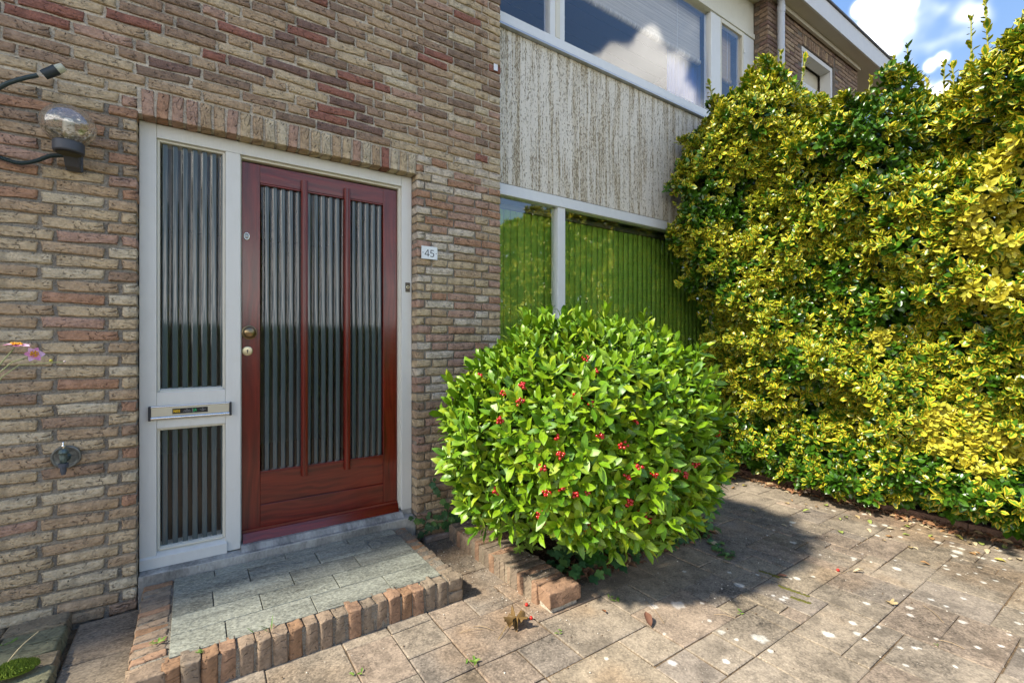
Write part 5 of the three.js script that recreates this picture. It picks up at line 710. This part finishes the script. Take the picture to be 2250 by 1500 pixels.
{
  const a = W(325, 926, ZF), b = W(508, 884, ZF), x0 = a[0], x1 = b[0], y0 = a[1] + 0.003, y1 = W(325, 893, ZF)[1], z = 0.0012, brush = mat([0.62, 0.6, 0.5], 0.42, { metalness: 0.85, map: paintMap });
  mesh('plate', rbox(x0 + 0.01, x1 - 0.01, y0 + 0.001, y1 - 0.001, z, z + 0.009, 0.002), brush, ls);
  mesh('bottom_lip', cyl(0.008, 0.008, x1 - x0 - 0.022, 20).rotateZ(Math.PI / 2).translate((x0 + x1) / 2, y0 + 0.011, z + 0.009), chrome, ls);
  mesh('top_edge', cyl(0.004, 0.004, x1 - x0 - 0.022, 14).rotateZ(Math.PI / 2).translate((x0 + x1) / 2, y1 - 0.005, z + 0.008), chrome, ls);
  for (const x of [x0, x1 - 0.011]) mesh('end_cap', rbox(x, x + 0.011, y0, y1, z - 0.0008, z + 0.019, 0.003), mat([0.014, 0.018, 0.026], 0.4), ls);
  const t = ctex(1024, 176, (c, w, h) => { c.fillStyle = '#0c0d0e'; c.fillRect(0, 0, w, h); c.textBaseline = 'middle'; c.font = 'bold 128px sans-serif'; c.save(); c.scale(0.82, 1); c.fillStyle = '#f5c400'; c.fillText('NEE', 28, h * 0.5); c.fillStyle = '#12b866'; c.fillText('JA', 724, h * 0.47); c.restore(); c.fillStyle = '#d8d8d8'; c.fillRect(566, 22, 6, h - 60); c.font = '24px sans-serif'; c.textAlign = 'center'; c.fillText('GEEN', 412, 44); c.fillText('ongeadresseerd', 412, 80); c.fillText('RECLAMEDRUKWERK', 412, 114); c.fillText('WEL', 872, 40); c.fillText('HUIS-AAN-HUIS', 872, 78); c.fillText('BLADEN', 872, 114); c.font = '15px sans-serif'; c.fillText('de brievenbus sticker van uw gemeente', 520, 158); });
  const sx0 = W(378, 900, ZF + 0.012)[0], sx1 = W(456, 900, ZF + 0.012)[0], sy = (y0 + y1) / 2 + 0.005, g = new THREE.PlaneGeometry(sx1 - sx0, 0.0275); g.translate((sx0 + sx1) / 2, sy, z + 0.0094); mesh('sticker', g, mat([1, 1, 1], 0.4, { map: t }), ls);
}
{
  const c = W(942, 556, 0), t = ctex(256, 192, (q, w, h) => { q.fillStyle = '#dfe3e4'; q.fillRect(0, 0, w, h); q.fillStyle = '#15171a'; q.textAlign = 'center'; q.textBaseline = 'middle'; q.font = '150px sans-serif'; q.fillText('45', w / 2, h / 2 + 8); for (const x of [20, w - 20]) { q.beginPath(); q.arc(x, h / 2 + 4, 7, 0, 7); q.fill(); } });
  const p = thing('house_number', 'white house number plate reading 45 on the brick wall', 'house number', [c[0], c[1], 0.009]); mesh('plate', rbox(-0.058, 0.058, -0.043, 0.043, 0, 0.004, 0.0015), mat([0.78, 0.8, 0.81], 0.4), p); const g = new THREE.PlaneGeometry(0.113, 0.083); g.translate(0, 0, 0.0046); mesh('digits', g, mat([1, 1, 1], 0.4, { map: t }), p);
  const bp = W(895, 631, ZF), b = thing('doorbell', 'small brass doorbell on the white frame beside the door', 'doorbell', [bp[0], bp[1], ZF]); mesh('backplate', rbox(-0.0155, 0.0155, -0.031, 0.031, 0.0004, 0.008, 0.002), mat([0.12, 0.1, 0.07], 0.5, { metalness: 0.5 }), b); mesh('button_ring', lathe([[0.006, 0.002], [0.011, 0.003], [0.0115, 0]], 24).rotateX(Math.PI / 2).translate(0, 0, 0.008), brassPale, b); mesh('button', lathe([[0.0001, 0.003], [0.004, 0.0025], [0.006, 0.0]], 20).rotateX(Math.PI / 2).translate(0, 0, 0.0085), dark, b);
  const qp = W(1088, 149, 0); tag(mesh('wall_tag', rbox(qp[0] - 0.017, qp[0] + 0.017, qp[1] - 0.024, qp[1] + 0.024, 0.007, 0.009, 0.0006), mat([0.72, 0.74, 0.76], 0.5), scene), 'small white tag stuck on the bricks at the wall edge', 'tag');
}

// ───────────────────────── fallen leaves and litter ─────────────────────────
{
  const R = rng(64), dry = [[0.28, 0.12, 0.05], [0.36, 0.2, 0.08], [0.16, 0.07, 0.04], [0.45, 0.33, 0.16], [0.5, 0.42, 0.1], [0.55, 0.45, 0.28], [0.3, 0.36, 0.08]].map(c => lm(c, 0.7)), geos = [leafGeo(0.5, 0.25, 0.5, 5, 0.9, 71), leafGeo(0.4, -0.2, 0.8, 5, 0.95, 72), leafGeo(0.6, 0.1, 0.3, 5, 0.9, 73)];
  const drop = (p, len, m, geo, label, grp, up) => { const g = tag(mesh('fallen_leaf', geo, m, scene), label, 'leaf', grp), a = R() * 6.28; leafMatrix(V(p[0], p[1] + len * 0.1, p[2]), V(Math.cos(a), 0.05, Math.sin(a)), up ?? V((R() - 0.5) * 0.4, 1, (R() - 0.5) * 0.4), len).decompose(g.position, g.quaternion, g.scale); };
  const mp = G(1135, 1378, 0.004), ml = thing('dry_maple_leaf', 'curled olive brown maple leaf with its stalk on the slabs before the step', 'leaf', mp); { const l = mesh('blade', (() => { const g = polarLeaf(a => 0.3 + 0.17 * Math.pow(Math.abs(Math.cos(a * 2.5)), 1.2) + 0.05 * Math.cos(a * 13) + 0.1 * Math.sin(a * 2 + 1), 60, 0.1), p = g.attributes.position; for (let i = 0; i < p.count; i++) { const x = p.getX(i), z = p.getZ(i) - 0.45, q = Math.hypot(x, z); p.setY(i, 0.9 * q * q * (0.4 + noise2(x * 3 + 1, z * 3, 0, 0, 8)) + 0.5 * (noise2(x * 6 + 3, z * 6, 0, 0, 2) - 0.4)); } g.computeVertexNormals(); return g; })(), lm([0.17, 0.1, 0.03], 0.6), ml); l.scale.set(0.13, 0.15, 0.1); l.position.set(-0.02, 0.018, -0.05); l.rotation.set(0.1, 0.6, 0.1); mesh('stalk', tube([[-0.01, 0.012, -0.04], [-0.07, 0.008, 0.0], [-0.12, 0.003, 0.03]], 0.0016, 10, 5), mat([0.4, 0.26, 0.1], 0.8), ml); }
  drop(G(1430, 1380, 0.003), 0.085, dry[2], geos[1], 'dark brown curled leaf lying alone on the slabs'); drop(G(1323, 1341, 0.003), 0.04, dry[0], geos[1], 'small rusty curled leaf lying before the end brick of the bed edging'); drop(G(1575, 1200, 0.003), 0.08, dry[5], geos[2], 'pale dry leaf lying beside the small ivy trail'); drop(G(1730, 1268, 0.003), 0.055, dry[2], geos[0], 'dark fallen leaf beside the olive moss strip'); drop(G(1875, 1258, 0.003), 0.06, dry[5], geos[1], 'pale folded leaf with a stalk on the sunny slabs'); drop(G(1968, 1332, 0.003), 0.05, dry[3], mapleGeo, 'small pale lobed leaf on the sunny slabs'); drop(G(1505, 1182, 0.003), 0.09, dry[1], geos[1], 'brown curled leaf against the plum coloured kerb bricks');
  const lab = 'fallen leaf lying on the paving before the hedge', grp = 'fallen leaves on the paving';
  for (let i = 0; i < 64; i++) { const t = R(), p = G(mix(1590, 2240, t) + (R() - 0.5) * 60, mix(1045, 1205, t) + R() * R() * 90, 0.003); if (p[0] > 4.44 || p[2] < 0.1) continue; drop(p, 0.028 + R() * 0.032, dry[[3, 4, 5, 5, 1, 6][Math.floor(R() * 6)]], geos[Math.floor(R() * 3)], lab, grp); }
  const fb = mat([0.55, 0.02, 0.012], 0.3); for (const [u, v] of [[1157, 1328], [1167, 1357], [1842, 1252]]) { const p = G(u, v, 0.009); const m = mesh('fallen_berry', new THREE.IcosahedronGeometry(0.0085, 2), fb, scene); m.position.set(...p); tag(m, 'single red berry fallen on the slabs', 'berry', 'fallen red berries'); }
  const lit = (name, label, n, place, s0, s1) => { const im = new THREE.InstancedMesh(geos[0], lm([1, 1, 1], 0.8), n); im.name = numbered(name); const cs = [[0.28, 0.13, 0.06], [0.36, 0.19, 0.09], [0.2, 0.1, 0.055], [0.45, 0.32, 0.17], [0.16, 0.09, 0.05]]; for (let i = 0; i < n; i++) { const p = place(), a = R() * 6.28; im.setMatrixAt(i, leafMatrix(V(...p), V(Math.cos(a), (R() - 0.5) * 0.5, Math.sin(a)), V((R() - 0.5) * 0.9, 1, (R() - 0.5) * 0.9), s0 + R() * s1)); im.setColorAt(i, col(cs[Math.floor(R() * 5)])); } im.castShadow = im.receiveShadow = true; scene.add(im); tag(im, label, 'litter'); im.userData.kind = 'stuff'; };
  lit('leaf_litter', 'brown leaf litter on the soil under the tall hedge', 1500, () => { const z = R() * 3.2, x = 4.32 + Math.pow(R(), 1.5) * 0.9; return [x, (x > 4.55 ? 0.06 : x > 4.48 ? 0.07 : 0.01) + R() * 0.02, Math.max(0.03, z)]; }, 0.03, 0.04);
  lit('leaf_litter', 'brown leaf litter along the kerb bricks of the shrub bed', 320, () => { const t = R(); return [1.6 + t * 1.4, 0.02 + (R() < 0.5 ? 0.045 : 0), 0.98 - (R() < 0.5 ? 0.1 : 0) + R() * 0.09]; }, 0.03, 0.035);
  const cr = new THREE.InstancedMesh(new THREE.IcosahedronGeometry(1, 0), mat([1, 1, 1], 0.9), 1400); cr.name = 'grit'; for (let i = 0; i < 1400; i++) { const near = R() < 0.35; const x = near ? 1.2 + R() * 0.45 : -0.1 + R() * 4.4, z = near ? 0.1 + R() * 1.05 : 0.85 + R() * 2.2; const onE = x > 1.42 && x < 1.6 && z < 1.05; const s = 0.0012 + R() * R() * 0.0035; cr.setMatrixAt(i, new THREE.Matrix4().makeScale(s, s * 0.7, s).setPosition(x, (onE ? 0.104 : 0.004), z)); const w = R() < 0.55; cr.setColorAt(i, w ? col([0.62, 0.57, 0.48]) : col([0.14, 0.09, 0.05])); } cr.castShadow = cr.receiveShadow = true; scene.add(cr); tag(cr, 'fine grit and crumbs scattered over the paving', 'grit'); cr.userData.kind = 'stuff';
  for (const [u, v, du, dv] of [[1040, 1375, 45, 10], [1420, 1320, 40, 50], [1570, 1350, 45, 8], [2030, 1330, 45, 38], [2060, 1405, 60, 20], [1850, 1260, 50, -12], [1010, 1390, 50, -8]]) { const a = G(u, v, 0.004), b = G(u + du * 0.5, v + dv * 0.5 - 4, 0.012), c = G(u + du, v + dv, 0.004); tag(mesh('dry_twig', tube([a, b, c], 0.0014, 8, 5), mat([0.36, 0.26, 0.15], 0.9), scene), 'thin dry twig lying on the slabs', 'twig', 'dry twigs on the paving'); }
}

// ───────────────────────── garden opposite, mirrored in the glass ─────────────────────────
{
  const o = thing('garden_hedge', 'clipped green hedge across the front garden, mirrored in the door glass', 'hedge'), R = rng(99), n = 16000, im = new THREE.InstancedMesh(plainGeo, lm([1, 1, 1], 0.5), n), cs = [[0.07, 0.14, 0.03], [0.1, 0.19, 0.04], [0.05, 0.1, 0.025], [0.14, 0.22, 0.05]];
  for (let i = 0; i < n; i++) { const x = -12 + R() * 30, t = R(), y = 0.05 + R() * 1.55, top = R() < 0.3; im.setMatrixAt(i, leafMatrix(V(x, top ? 1.5 + R() * 0.2 : y, top ? 9.5 + R() * 0.9 : 9.4 + R() * 0.25), V(R() - 0.5, R() - 0.5, -R()), V((R() - 0.5), 0.6, -1), 0.16 + R() * 0.1)); im.setColorAt(i, col(cs[Math.floor(R() * 4)])); }
  im.name = 'foliage'; im.userData.kind = 'stuff'; im.castShadow = im.receiveShadow = true; o.add(im);
}
console.log('done');
renderer.render(scene, camera);
